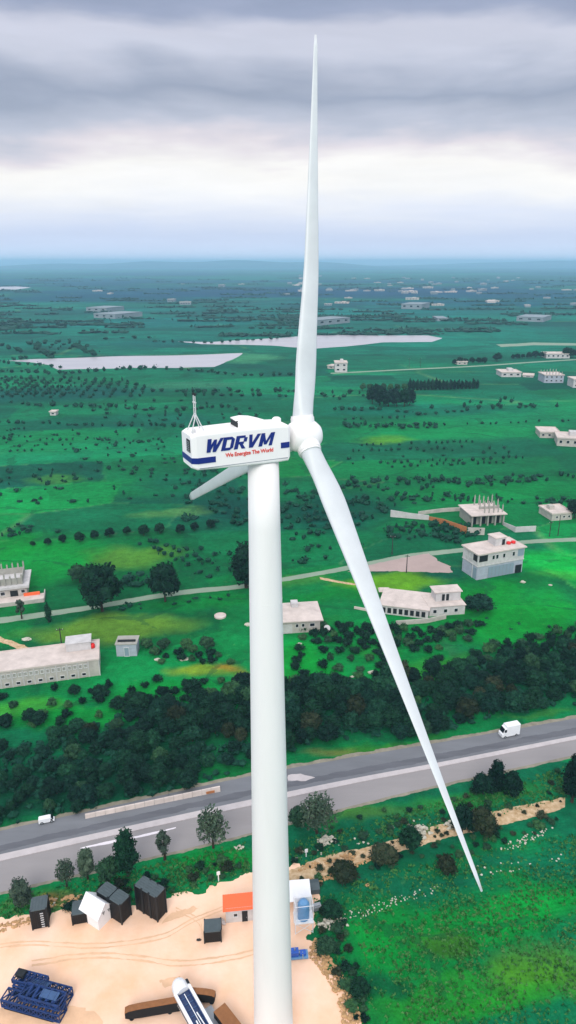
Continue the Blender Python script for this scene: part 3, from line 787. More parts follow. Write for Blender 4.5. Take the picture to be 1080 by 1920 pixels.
def make_tree(name, kind, h, w, m, label, cat='tree', sd=0, sparse=1.0, group=None):
    root = empty(name, (0, 0, 0), 0, label, cat, group)
    tb = MB(); cb = MB()
    th = h * {'round': .30, 'tall': .22, 'column': .10, 'thin': .35, 'open': .35}[kind]
    tb.tube((0, 0, -.1), (w * .03, 0, th), h * .032 + .05, h * .022 + .03, 8)
    cl = []
    if kind == 'column':
        for k in range(7):
            f = k / 6; rr = w * .5 * math.sin(math.pi * (.16 + .80 * f)) ** .7
            cl.append((Vector((random.uniform(-.1, .1) * w, random.uniform(-.1, .1) * w, h * (.12 + .82 * f))), Vector((rr, rr, h * .13))))
        tb.tube((0, 0, th), (0, 0, h * .8), h * .02, .03, 6)
    else:
        nb = {'round': 11, 'tall': 13, 'thin': 7, 'open': 12}[kind]
        for k in range(nb):
            f = (k + .5) / nb; a = k * 2.4 + sd
            if kind == 'tall': rad = w * .26 * math.sin(math.pi * (.2 + .75 * f)); zz = th + (h - th) * (.05 + .85 * f)
            elif kind == 'thin': rad = w * .3 * (1 - .5 * f); zz = th + (h - th) * (.08 + .85 * f)
            else: rad = w * .30 * (1 - .55 * f ** 2); zz = th + (h - th) * (.14 + .66 * f + random.uniform(-.08, .08))
            rr = w * random.uniform(.17, .27) * (1.0 if kind != 'thin' else .8)
            c = Vector((math.cos(a) * rad, math.sin(a) * rad, zz))
            cl.append((c, Vector((rr, rr, rr * random.uniform(.75, 1.1) * (1.35 if kind in ('tall', 'thin') else 1)))))
            tb.tube((w * .03, 0, th * random.uniform(.7, 1)), c, h * .014 + .02, .02, 5)
    for i, (c, r) in enumerate(cl):
        if sparse > .75: blob(cb, c, r * .78, 2, .35, sd + i * 3.1)
        leaves(cb, c, r, int(150 * sparse), w * .042 + .05)
    tb.build('trunk', M['bark'], root)
    cb.build('crown', m, root)
    return root
def make_shrub(name, h, w, m, label, sd=0, group=None, n=4):
    cb = MB()
    for i in range(n):
        a = i * 2.1 + sd; c = Vector((math.cos(a) * w * .22, math.sin(a) * w * .22, h * random.uniform(.35, .6)))
        r = Vector((w * .3, w * .3, h * .42))
        blob(cb, c, r * .8, 1, .35, sd + i); leaves(cb, c, r, 60, w * .07)
    o = cb.build(name, m); tag(o, label, 'shrub', group); return o
ND = 1e6
def park(o):   # prototypes are used at their first place; parked until then
    o['_used'] = 0; return o
PROTO = {}
def place(key, px, py, top=None, scale=None, label=None, group=None, wd=None):
    """stand a copy of a prototype with its foot at px, py of the plain; top = photo row of its tip"""
    pr, h0, w0 = PROTO[key]
    g = G(px, py)
    s = scale or 1.0
    if top is not None: s = max(.2, hgt(px, py, top)) / h0
    sw = s if wd is None else (wd * mpp(py)) / w0
    if pr.get('_used', 0) == 0:
        pr['_used'] = 1; o = pr; o.location = g; o.rotation_euler = (0, 0, random.uniform(0, 6.28)); o.scale = (sw, sw, s)
        if label: o['label'] = label
        if group: o['group'] = group
        elif 'group' in o: del o['group']
    else:
        o = copy_tree(pr, g, random.uniform(0, 6.28), (sw, sw, s), label, group)
        if not group and 'group' in o: del o['group']
    return o
def proto(key, o, h, w): PROTO[key] = (park(o), h, w)
for i in range(3):
    proto('dark%d' % i, make_tree('dark_tree', 'round', 8, 8, M['leaf_dark'], 'dark tree', sd=i * 5), 8, 8)
    proto('mid%d' % i, make_tree('bushy_tree', 'round', 6, 6, M['leaf_mid'], 'bushy tree', sd=i * 3 + 1), 6, 6)
    proto('tall%d' % i, make_tree('evergreen_tree', 'tall', 9, 5.5, M['leaf_dark'], 'tall tree', sd=i * 7 + 2), 9, 5.5)
    proto('blue%d' % i, make_tree('bushy_tree', 'round', 6, 7, M['leaf_blue'], 'bushy tree', sd=i * 11 + 3), 6, 7)
proto('open0', make_tree('roadside_tree', 'open', 7, 6, M['leaf_grey'], 'tree', sparse=.7, sd=1), 7, 6)
proto('open1', make_tree('roadside_tree', 'tall', 8, 5, M['leaf_grey'], 'tree', sparse=.8, sd=4), 8, 5)
proto('thin0', make_tree('slender_tree', 'thin', 7, 3.4, M['leaf_grey'], 'tree', sparse=.8, sd=2), 7, 3.4)
proto('cyp0', make_tree('cypress_tree', 'column', 12, 3, M['leaf_dark'], 'cypress', sd=3), 12, 3)
proto('cyp1', make_tree('cypress_tree', 'column', 12, 3.6, M['leaf_dark'], 'cypress', sd=9), 12, 3.6)
proto('brown0', make_tree('bare_tree', 'open', 5, 7, M['leaf_brown'], 'bare tree', sparse=.9, sd=5), 5, 7)
for i in range(3):
    proto('sh%d' % i, make_shrub('shrub', 1.6, 2.4, M['leaf_dark'], 'shrub', i * 2.), 1.6, 2.4)
    proto('shm%d' % i, make_shrub('shrub', 1.6, 2.4, M['leaf_mid'], 'shrub', i * 2. + 9), 1.6, 2.4)
proto('shb0', make_shrub('dry_shrub', 1.6, 2.6, M['leaf_brown'], 'dry shrub', 5), 1.6, 2.6)

# single trees that stand out
place('dark0', 192, 1146, 1062, wd=78, label='largest dark leafy tree, beside the country road left of the turbine tower')
place('dark1', 310, 1128, 1062, wd=56, label='round dark tree on the country road between the largest tree and the tower')
place('tall0', 462, 1102, 1022, wd=60, label='tall dark tree half hidden by the left edge of the turbine tower')
place('thin0', 41, 1160, 1124, wd=20, label='slim brownish tree in front of the half built house by the country road')
place('cyp0', 92, 1166, 1130, wd=14, label='narrow dark cypress standing alone below the country road near the half built house')
place('mid0', 150, 1092, 1062, wd=40, label='small bushy tree touching the left side of the largest dark tree')
place('dark2', 1077, 972, 936, wd=34, label='dark round tree at the right photo edge beside a cream house')
place('open0', 400, 1590, 1524, wd=56, label='airy grey green tree on the highway verge just left of the tower')
place('thin0', 309, 1612, 1560, wd=36, label='slender leaning tree on the verge between two larger verge trees')
place('tall1', 240, 1642, 1562, wd=50, label='densest dark pointed tree on the near highway verge')
place('open1', 165, 1648, 1594, wd=36, label='grey green tree on the verge left of the densest pointed tree')
place('open0', 126, 1662, 1616, wd=34, label='thin twiggy tree on the verge, second from the left photo edge')
place('open1', 42, 1700, 1652, wd=42, label='blurry grey tree at the lower left verge by the road edge')
place('open0', 594, 1562, 1498, wd=66, label='airy grey green tree on the verge just right of the tower')
place('mid1', 205, 1655, 1612, wd=44, label='low bushy tree between the pointed tree and its left neighbour')
place('tall2', 928, 1482, 1430, wd=34, label='pointed dark tree on the right verge of the highway')
place('dark0', 958, 1492, 1452, wd=42, label='squat dark tree right beside the pointed tree on the right verge')
place('dark1', 905, 1488, 1458, wd=42, label='low dark tree just left of the pointed tree on the right verge')
place('tall0', 1072, 1504, 1418, wd=48, label='dark tree at the right photo edge below the highway')
place('brown0', 902, 1562, 1526, wd=56, label='large brownish twiggy bush at the dirt track behind the blade tip')
place('dark2', 866, 1560, 1515, wd=44, label='dark bush growing behind the lower blade on the dirt track')
place('dark0', 768, 1590, 1556, wd=46, label='dark shrubby tree over white rubble beside the dirt track')
place('brown0', 720, 1612, 1594, wd=56, label='flat brownish thicket below the dirt track, left one')
place('brown0', 836, 1640, 1610, wd=38, label='lone brownish bush in the meadow left of the blade tip')
place('brown0', 645, 1644, 1628, wd=56, label='dark brown scrub along the dirt track, nearest the tower')
place('dark1', 622, 1716, 1696, wd=38, label='dark bush beside the rubble behind the water tank')
place('mid2', 612, 1784, 1764, wd=42, label='green bush at the sand yard edge below the water tank')
place('dark2', 674, 1862, 1842, wd=40, label='low dark bush by the sand yard edge at lower right')
place('blue0', 896, 1145, 1118, wd=56, label='bushy tree at the right end of the ruined farmstead')
place('mid0', 560, 1545, 1520, wd=40, label='low bushy tree touching the right side of the tower on the verge')
# dense clump and cypress row in the middle distance
for i, (x, y, tp, wd) in enumerate([(698, 757, 724, 24), (712, 760, 727, 28), (728, 762, 734, 28), (744, 762, 736, 28), (758, 762, 732, 26), (768, 760, 730, 24), (706, 750, 722, 22), (738, 752, 730, 24)]):
    place('dark%d' % (i % 3), x, y, tp, wd=wd, label='dark tree in the dense clump below the cypress row', group='dense clump of dark trees in the middle distance')
for i, x in enumerate(range(768, 898, 7)):
    place('cyp%d' % (i % 2), x, 732 - (x - 768) * .03, 711 + random.uniform(-2, 4), wd=10, label='slim dark cypress in the straight row of cypresses', group='cypresses in the straight row')
for i, x in enumerate(range(680, 768, 13)):
    place('mid%d' % (i % 3), x, 733, 720, wd=12, label='small round tree in the row left of the cypresses', group='small trees left of the cypress row')
for i, (x, y, s) in enumerate([(852, 683, 9), (862, 682, 12), (873, 682, 10), (885, 681, 11), (897, 681, 10), (908, 681, 11), (932, 678, 16), (962, 673, 8), (970, 673, 10), (980, 672, 8), (992, 672, 11), (1003, 671, 13), (1014, 671, 11), (1022, 670, 9), (1063, 671, 20), (1075, 670, 14)]):
    place('dark%d' % (i % 3), x, y, y - s, wd=s * 1.1, label='dark tree along the far lane by the white farm buildings', group='dark trees along the far lane')
# line of field trees left of the tower
for i, (x, y, s) in enumerate([(62, 1024, 9), (90, 1022, 12), (118, 1017, 14), (150, 1016, 18), (178, 1010, 14), (206, 1006, 16), (238, 1002, 14), (270, 1004, 18), (300, 1000, 18), (338, 1000, 16), (365, 995, 14), (395, 990, 16)]):
    place('dark%d' % (i % 3), x, y, y - s, wd=s * 1.15, label='small round tree in the hedge line across the left fields', group='trees of the hedge line across the left fields')
for i, (x, y, s) in enumerate([(275, 1215, 16), (308, 1217, 18), (350, 1217, 17), (388, 1216, 20), (362, 1224, 14), (290, 1228, 14), (57, 1352, 20), (75, 1358, 20), (12, 1362, 20), (140, 1302, 16), (190, 1310, 22), (246, 1316, 18), (306, 1306, 18), (362, 1302, 24), (262, 1322, 22), (220, 1330, 20)]):
    place('mid%d' % (i % 3) if i < 6 else 'dark%d' % (i % 3), x, y, y - s, wd=s * 1.5, label='small bushy tree in the open grass behind the tree belt', group='scattered small trees in the grass behind the tree belt')

def inside(p, poly):
    x, y = p; r = False; j = len(poly) - 1
    for i in range(len(poly)):
        if (poly[i][1] > y) != (poly[j][1] > y) and x < (poly[j][0] - poly[i][0]) * (y - poly[i][1]) / (poly[j][1] - poly[i][1]) + poly[i][0]: r = not r
        j = i
    return r
def scatter(poly, n, mind):
    """n points inside a photo polygon, spread evenly over the plain"""
    W = [G(*p) for p in poly]; W = [(p.x, p.y) for p in W]
    xs = [p[0] for p in W]; ys_ = [p[1] for p in W]; o = []; tries = 0
    while len(o) < n and tries < n * 60:
        tries += 1
        p = (random.uniform(min(xs), max(xs)), random.uniform(min(ys_), max(ys_)))
        if inside(p, W) and (mind == 0 or all((p[0] - q[0]) ** 2 + (p[1] - q[1]) ** 2 > mind * mind for q in o)): o.append(p)
    return o
BELT = [(-40, 1562), (-60, 1410), (60, 1386), (120, 1372), (200, 1360), (250, 1318), (330, 1318), (400, 1310), (470, 1282), (560, 1290), (640, 1285), (700, 1290), (760, 1272), (850, 1252), (930, 1236), (1000, 1226), (1120, 1200), (1130, 1318), (1000, 1335), (930, 1345), (860, 1368), (780, 1384), (690, 1385), (600, 1392), (540, 1415), (470, 1438), (400, 1462), (280, 1494), (170, 1518), (60, 1542)]
k_ = ['dark0', 'dark1', 'dark2', 'blue0', 'blue1', 'blue2', 'tall0', 'tall1', 'tall2', 'dark0', 'dark1', 'brown0', 'dark2', 'mid1', 'blue0', 'dark0', 'tall1', 'dark2', 'blue2', 'dark1', 'tall0']
def stand(key, x, y, h, w_, label, group):
    pr, h0, w0 = PROTO[key]
    if pr['_used'] == 0:
        pr['_used'] = 1; pr.location = (x, y, 0); pr.scale = (w_ / w0, w_ / w0, h / h0); o = pr
        pr['label'] = label
        if group: pr['group'] = group
        return o
    return copy_tree(pr, (x, y, 0), random.uniform(0, 6.28), (w_ / w0, w_ / w0, h / h0), label, group)
def belt_words(key, x, y):
    kind = {'d': 'rounded dark tree', 't': 'pointed dark tree', 'b': 'bluish bushy tree', 'm': 'olive bushy tree'}[key[0]] if not key.startswith('brown') else 'brownish twiggy tree'
    side = ('left', 'near', 'right')[(x > -.12 * y) + (x > .25 * y)]
    side = {'left': 'far left of the tower', 'near': 'near the tower', 'right': 'far right of the tower'}[side]
    row_ = 'front' if y < 136 + x * .18 else 'back'
    return ('%s in the %s of the highway tree belt, %s' % (kind, row_, side), '%ss in the %s of the highway tree belt, %s' % (kind, row_, side))
for i, (x, y) in enumerate(scatter(BELT, 270, 2.5)):
    nz = vnoise(np.array([x / 18]), np.array([y / 18]), 5)[0]
    hh = (2.4 + 2.7 * nz) * random.uniform(.75, 1.3)
    stand(k_[i % len(k_)], x, y, hh, hh * random.uniform(.9, 1.5), *belt_words(k_[i % len(k_)], x, y))
# orchard and thicket shrubs nearer than the far fields: individuals
ZONES = [([(555, 1185), (640, 1170), (700, 1180), (800, 1180), (900, 1170), (880, 1200), (760, 1215), (660, 1215), (570, 1205)], 60, 2.4, 3.2, 'round dark bush in the scrubby strip below the ruined farmstead', 'bushes of the strip below the ruined farmstead'),
         ([(930, 1205), (1090, 1180), (1090, 1215), (1000, 1230), (900, 1250), (840, 1255)], 34, 2.6, 3.6, 'dark bush at the upper edge of the tree belt on the right', 'bushes at the upper edge of the tree belt'),
         ([(560, 1215), (840, 1215), (830, 1260), (700, 1280), (540, 1285)], 34, 2.2, 3.4, 'scattered dark bush in the grass between the cottage and the tree belt', 'bushes between the cottage and the tree belt'),
         ([(0, 1300), (230, 1280), (460, 1265), (460, 1295), (230, 1340), (0, 1380)], 30, 1.9, 3.8, 'low dark shrub in the grass below the long warehouse', 'shrubs below the long warehouse'),
         ([(285, 1225), (400, 1225), (440, 1245), (300, 1246)], 12, 2.0, 3, 'dark shrub in the thicket right of the small grey shed', 'shrubs right of the small grey shed')]
ns = 0
for poly, n, h_, md, lab, grp in ZONES:
    for i, (x, y) in enumerate(scatter(poly, n, md)):
        stand(('sh%d' if i % 3 else 'shm%d') % (i % 3), x, y, h_ * random.uniform(.6, 1.35), h_ * random.uniform(1.1, 1.9), lab, grp); ns += 1
VERGE = [([(480, 1600), (560, 1560), (700, 1525), (860, 1490), (1060, 1440), (1080, 1500), (960, 1515), (800, 1550), (700, 1580), (560, 1620)], 46, 'small low shrub on the grassy verge between the highway and the dirt track', 'shrubs on the verge above the dirt track'),
         ([(20, 1700), (180, 1665), (330, 1625), (460, 1590), (460, 1635), (330, 1675), (200, 1690), (100, 1712)], 26, 'small low shrub on the grassy verge above the sand yard', 'shrubs on the verge above the sand yard'),
         ([(560, 1655), (700, 1605), (860, 1570), (1040, 1525), (1060, 1545), (900, 1600), (700, 1630), (570, 1680)], 40, 'dark weedy shrub along the lower side of the dirt track', 'shrubs along the dirt track'),
         ([(600, 1700), (640, 1700), (690, 1900), (680, 1960), (650, 1860), (600, 1780)], 26, 'ragged shrub along the right edge of the sand yard', 'shrubs along the sand yard edge'),
         ([(560, 1628), (700, 1590), (840, 1550), (1050, 1500), (1055, 1508), (840, 1566), (700, 1602), (565, 1650)], 24, 'little dry shrub growing on the dirt track itself', 'dry shrubs on the dirt track')]
for j, (poly, n, lab, grp) in enumerate(VERGE):
    for i, (x, y) in enumerate(scatter(poly, n, 1.3)):
        h_ = random.uniform(.5, 1.3) if j < 4 else random.uniform(.3, .8)
        stand('shb0' if (j == 4 or i % 4 == 3) else ('sh%d' if i % 2 else 'shm%d') % (i % 3), x, y, h_, h_ * random.uniform(1.3, 2.6), lab, grp)

# far orchards and scrub: past counting, one object
mb = MB(); nb = 0
def tiny(x, y, h, w_, sub=1):
    global nb
    nb += 1; h *= .9; w_ *= .88
    vs, fs = ico(sub); a = random.uniform(0, 6)
    o = []
    for v in vs:
        k = random.uniform(.38, 1.05)
        o.append(Vector((x + (v.x * math.cos(a) - v.y * math.sin(a)) * w_ * .5 * k, y + (v.x * math.sin(a) + v.y * math.cos(a)) * w_ * .5 * k, h * .48 + v.z * h * .55 * random.uniform(.5, 1.25))))
    mb.add(o, fs)
    for _ in range(9 if y < 900 else 3):
        p = Vector((x + random.gauss(0, .27) * w_, y + random.gauss(0, .27) * w_, h * random.uniform(.25, 1.0))); s = w_ * random.uniform(.07, .17)
        b1 = Vector((random.gauss(0, 1), random.gauss(0, 1), random.gauss(0, 1))).normalized() * s; b2 = Vector((random.gauss(0, 1), random.gauss(0, 1), random.gauss(0, 1))).normalized() * s
        mb.add([p - b1, p + b2, p + b1, p - b2], [(0, 1, 2, 3)])
def rows(poly, rh, rw, dx, dy, ang=8, keep=.85):
    W = [G(*p) for p in poly]; W = [(p.x, p.y) for p in W]
    c, s = math.cos(R(ang)), math.sin(R(ang))
    U = [(x * c + y * s, -x * s + y * c) for x, y in W]
    u = min(p[0] for p in U)
    while u < max(p[0] for p in U):
        v = min(p[1] for p in U)
        while v < max(p[1] for p in U):
            x, y = u * c - v * s, u * s + v * c
            if inside((x, y), W) and random.random() < keep:
                tiny(x + random.uniform(-.12, .12) * dx, y + random.uniform(-.12, .12) * dy, rh * random.uniform(.6, 1.3), rw * random.uniform(.6, 1.3))
            v += dy
        u += dx
def wild(poly, n, h, w_):
    for x, y in scatter(poly, n, 0.5): tiny(x, y, h * random.uniform(.5, 1.5), w_ * random.uniform(.5, 1.7))
def hedge(pts, h, w_, step):
    P = resample([G(*p) for p in pts], step)
    for p in P:
        if random.random() < .82: tiny(p.x + random.uniform(-.3, .3) * w_, p.y + random.uniform(-.5, .5) * w_, h * random.uniform(.5, 1.3), w_ * random.uniform(.7, 1.4))
wild(BELT, 1000, 1.5, 2.4)
rows([(0, 706), (240, 712), (290, 735), (260, 748), (0, 748)], 4, 6, 9, 12)
hedge([(0, 698), (120, 702), (220, 694), (300, 691), (400, 700), (500, 706), (540, 703)], 5, 8, 8)
hedge([(50, 672), (0, 680), (40, 684), (110, 690)], 5, 8, 9)
hedge([(20, 755), (80, 762), (200, 765), (330, 772), (460, 760)], 4, 6, 7)
rows([(160, 756), (340, 752), (500, 770), (480, 800), (300, 806), (160, 790)], 3.2, 5, 12, 16, keep=.6)
hedge([(290, 735), (400, 735), (540, 735), (580, 738)], 4.5, 7, 7); hedge([(300, 742), (420, 742), (540, 744)], 4.5, 7, 8)
hedge([(0, 793), (80, 795), (160, 798), (340, 800)], 3, 5, 6)
hedge([(60, 645), (95, 668), (100, 672)], 7, 12, 10); hedge([(145, 650), (175, 666)], 7, 12, 10)
rows([(70, 640), (150, 640), (175, 655), (90, 660)], 5, 10, 18, 26)
hedge([(170, 637), (230, 635), (280, 634)], 6, 11, 18); hedge([(0, 648), (40, 660)], 7, 12, 14)
hedge([(290, 642), (400, 643), (520, 636)], 5, 9, 14)
rows([(585, 738), (690, 736), (700, 748), (600, 750)], 4, 6, 9, 14); rows([(640, 745), (690, 745), (700, 775), (600, 772)], 3, 5, 13, 20, keep=.5)
rows([(780, 762), (960, 748), (1000, 762), (900, 770), (790, 768)], 4, 6, 10, 15, keep=.7)
hedge([(800, 778), (900, 768), (1000, 765), (1060, 763)], 4, 6, 6); hedge([(640, 770), (700, 768), (780, 776)], 4, 7, 7)
hedge([(645, 798), (720, 800), (820, 798)], 4, 7, 5); hedge([(660, 802), (740, 803), (815, 802)], 3.5, 6, 6)
rows([(640, 840), (760, 828), (900, 820), (860, 845), (700, 858), (620, 860)], 2.4, 3.2, 4.4, 15, keep=.8)
rows([(600, 780), (780, 776), (800, 792), (620, 796)], 2.6, 4, 6, 18, keep=.7)
rows([(820, 790), (1070, 780), (1078, 800), (840, 812)], 2.4, 3.4, 6, 26, keep=.7)
rows([(0, 716), (150, 720), (150, 745), (0, 745)], 3, 4, 6, 20, keep=.8)
rows([(10, 820), (200, 815), (230, 850), (0, 858)], 2.0, 2.8, 4.5, 14, keep=.6)
rows([(700, 868), (800, 862), (960, 855), (1000, 862), (900, 876), (760, 884)], 2.6, 3.2, 4.2, 9, keep=.85)
rows([(640, 862), (800, 846), (960, 838), (970, 850), (800, 860), (640, 880)], 2.2, 3.2, 9, 11, keep=.5)
hedge([(600, 905), (650, 910), (760, 900), (860, 908), (1000, 902)], 3, 4.5, 4.6)
wild([(640, 900), (1080, 890), (1080, 905), (800, 920), (640, 925)], 55, 2.6, 3.8)
wild([(0, 880), (200, 870), (340, 880), (340, 940), (0, 950)], 55, 2.0, 3.6)
wild([(340, 880), (465, 880), (465, 985), (340, 985)], 74, 2.2, 3.8)
wild([(0, 800), (340, 806), (340, 870), (0, 868)], 62, 2.0, 3.8)
wild([(520, 900), (640, 930), (740, 950), (730, 980), (520, 1000)], 93, 2.2, 3.8)
wild([(720, 985), (880, 985), (900, 1005), (860, 1020), (730, 1010)], 68, 2.4, 3.6)
wild([(640, 930), (900, 930), (1080, 940), (1080, 948), (850, 945), (700, 955)], 49, 2.4, 3.8)
hedge([(250, 1012), (300, 1036), (350, 1060), (390, 1080)], 2.4, 3.6, 3.2); hedge([(270, 1012), (350, 1040), (400, 1060)], 2.4, 3.6, 4)
rows([(300, 1020), (440, 1030), (455, 1085), (360, 1080)], 2.4, 3.4, 6, 8, keep=.75)
wild([(230, 1080), (300, 1075), (290, 1100), (220, 1105)], 16, 2.2, 4)
wild([(200, 1135), (450, 1112), (460, 1120), (220, 1148)], 12, 1.2, 2.6)
wild([(540, 1000), (650, 990), (690, 1040), (560, 1060)], 21, 2.0, 3.4)
wild([(0, 985), (100, 985), (120, 1000), (0, 1010)], 12, 2, 3)
wild([(600, 1140), (1080, 1230), (1080, 1180), (900, 1150)], 8, .8, 1.6)
for _ in range(190):       # woodland and hedges far off
    px_ = random.uniform(-30, 1110); py_ = 522 + 110 * random.random() ** 1.3
    g = G(px_, py_); n_ = random.randint(3, 9)
    for k in range(n_): tiny(g.x + (k - n_ / 2) * 14 * (1 + g.y / 6000), g.y + random.uniform(-8, 8), random.uniform(3, 6), random.uniform(14, 34) * (1 + g.y / 4000))
sc_o = mb.build('orchard_scrub', M['scrub'])
tag(sc_o, 'dotted orchard rows and scrub spread over the distant green fields', 'orchard', kind='stuff')
print('tiny', nb)
# rough weeds and grass tussocks, near
mb = MB()
for poly, n, hh in (([(560, 1700), (700, 1640), (900, 1590), (1100, 1560), (1100, 1950), (700, 1950), (650, 1840)], 5200, .34), ([(470, 1600), (1090, 1430), (1090, 1490), (560, 1620)], 2200, .35), ([(0, 1690), (460, 1580), (470, 1635), (330, 1680), (130, 1705), (0, 1722)], 1600, .35)):
    for x, y in scatter(poly, n, 0):
        if vnoise(np.array([x / 5]), np.array([y / 5]), 3)[0] < random.random() * .9: continue
        for _ in range(3):
            a = random.uniform(0, 6.28); s = random.uniform(.12, .38); dx, dy = math.cos(a) * s, math.sin(a) * s; ox, oy = random.uniform(-.3, .3), random.uniform(-.3, .3)
            mb.add([(x + ox - dx, y + oy - dy, .0), (x + ox + dx, y + oy + dy, .0), (x + ox + dy * .6, y + oy - dx * .6, hh * random.uniform(.5, 1.3))], [(0, 1, 2)])
tag(mb.build('weeds', M['weeds']), 'rough weeds and grass tussocks in the near meadow and verges', 'weeds', kind='stuff')
# strips of little pale stones and clods in the meadow
mb = MB(); mb2 = MB()
def stones(mbx, poly, n, r0, r1):
    for x, y in scatter(poly, n, 0):
        r = random.uniform(r0, r1); vs, fs = ico(1)
        mbx.add([Vector((x + v.x * r * random.uniform(.7, 1.3), y + v.y * r * random.uniform(.7, 1.3), max(-.02, r * .3 + v.z * r * .6 * random.uniform(.7, 1.3)))) for v in vs], fs)
stones(mb, [(640, 1712), (700, 1690), (790, 1668), (830, 1660), (810, 1676), (740, 1700), (660, 1728)], 80, .08, .2)
stones(mb, [(930, 1598), (960, 1575), (1010, 1556), (1040, 1552), (1010, 1572), (970, 1590)], 60, .1, .26)
stones(mb, [(860, 1620), (1060, 1600), (1080, 1612), (900, 1650)], 22, .12, .3)
stones(mb, [(590, 1725), (650, 1722), (660, 1740), (600, 1745)], 60, .12, .35)
stones(mb, [(540, 1600), (700, 1560), (860, 1515), (880, 1530), (560, 1620)], 30, .1, .3)
stones(mb, [(60, 1690), (210, 1670), (230, 1682), (80, 1704)], 40, .1, .3)
tag(mb.build('pale_stones', M['rock']), 'little pale stones strewn in strips over the near meadow', 'stones', kind='stuff')
stones(mb2, [(590, 1760), (612, 1790), (640, 1820), (662, 1870), (690, 1950), (650, 1950), (632, 1870), (600, 1815), (574, 1790)], 420, .10, .42)
stones(mb2, [(560, 1655), (640, 1632), (700, 1606), (700, 1612), (640, 1642), (565, 1668)], 150, .10, .4)
stones(mb2, [(0, 1735), (40, 1722), (80, 1718), (82, 1728), (0, 1748)], 90, .1, .35)
stones(mb2, [(560, 1625), (640, 1604), (640, 1612), (560, 1634)], 60, .1, .35)
tag(mb2.build('earth_clods', M['earthrock']), 'tan earth clods and rubble along the sand yard edge and dirt track', 'rubble', kind='stuff')

# ------------------------------------------------------------------ buildings
def frame_at(C, Rr, L=None):
    """origin at photo point C, local x towards photo point Rr; returns location, angle, width, depth"""
    a = G(*C); b_ = G(*Rr); d = b_ - a; ang = math.atan2(d.y, d.x); dep = None
    if L is not None:
        l = G(*L) - a; dep = abs(-l.x * math.sin(ang) + l.y * math.cos(ang))
    return a, ang, d.length, dep
def wall_part(root, w_, d, h, m, name='wall', z0=0, x0=0, y0=0, t=None):
    mb = MB(); mb.box(x0, x0 + w_, y0, y0 + d, z0 - (.3 if z0 == 0 else 0), h); return mb.build(name, m, root)
def slab(root, w_, d, h, m, over=.35, th=.35, name='roof', parapet=0, x0=0, y0=0, bumps=True):
    mb = MB(); mb.box(x0 - over, x0 + w_ + over, y0 - over, y0 + d + over, h + .003, h + th)
    if parapet:
        o_ = over; t_ = .22; z1 = h + th; z2 = z1 + parapet
        mb.box(x0 - o_, x0 + w_ + o_, y0 - o_, y0 - o_ + t_, z1, z2); mb.box(x0 - o_, x0 + w_ + o_, y0 + d + o_ - t_, y0 + d + o_, z1, z2)
        mb.box(x0 - o_, x0 - o_ + t_, y0 - o_ + t_, y0 + d + o_ - t_, z1, z2); mb.box(x0 + w_ + o_ - t_, x0 + w_ + o_, y0 - o_ + t_, y0 + d + o_ - t_, z1, z2)
    return mb.build(name, m, root)
def window(root, x, z, w_, h, y=0.0, side='front', D=0, W=0, name='window', glass=None, frame=True):
    """window seen on the front (y = 0) or on the left (x = 0) or right (x = W) side; frame stands proud, pane set back in it"""
    def B(mb, a0, a1, z0, z1, p0, p1):
        if side == 'front': mb.box(a0, a1, y - p1, y - p0, z0, z1)
        elif side == 'left': mb.box(-p1, -p0, a0, a1, z0, z1)
        else: mb.box(W + p0, W + p1, a0, a1, z0, z1)
    f = MB(); t = .14
    B(f, x - t, x + w_ + t, z + h, z + h + t, -.02, .14); B(f, x - t, x + w_ + t, z - t, z, -.02, .18)
    B(f, x - t, x, z, z + h, -.02, .14); B(f, x + w_, x + w_ + t, z, z + h, -.02, .14)
    fo = f.build(name, M['frame'], root)
    g = MB(); B(g, x, x + w_, z, z + h, -.02, .03); g.build('pane', glass or M['glass'], fo)
    return fo
# --- long warehouse at the left
a, an, w0, _ = frame_at((-60, 1300), (188, 1266))
hh = hgt(188, 1266, 1237)
rt_ = empty('long_warehouse', a, an, 'long cream warehouse with a flat pale roof at the left photo edge', 'warehouse')
D0 = 11.5
wall_part(rt_, w0, D0, hh, M['wall'])
rf = slab(rt_, w0, D0, hh, M['roof'], .25, .3, parapet=.25)
mb = MB(); mb.box(w0 - 9.5, w0 - 2.2, D0 - 5.2, D0 - .4, hh + .33, hh + 2.9); mb.box(w0 - 9.7, w0 - 2.0, D0 - 5.4, D0 - .2, hh + 2.903, hh + 3.1); mb.build('stair_head', M['wall_white'], rf)
mb = MB(); mb.lathe([(.05, 0), (.75, .02), (.78, .9), (.6, 1.3), (.1, 1.4)], 14, Matrix.Translation((w0 - 1.8, D0 - 4.3, hh + .35))); mb.build('water_tank', M['red'], rf, smooth=True)
mb = MB(); n_ = 12
for k in range(n_ + 1):
    x = k * w0 / n_; mb.box(max(-.1, x - .16), min(w0 + .1, x + .16), -.12, .05, -.2, hh - .02)
mb.build('pilaster', M['wall_white'], rt_)
for k in range(n_):
    x = (k + .5) * w0 / n_; s = w0 / n_
    if k < 11:
        window(rt_, x - s * .36, hh * .62, s * .24, hh * .2, glass=M['concrete']); window(rt_, x + s * .12, hh * .62, s * .24, hh * .2, glass=M['concrete'])
        window(rt_, x - s * .16, hh * .14, s * .34, hh * .15, name='vent', glass=M['dark'])
window(rt_, 2.5, hh * .45, 1.6, hh * .3, side='right', W=w0)
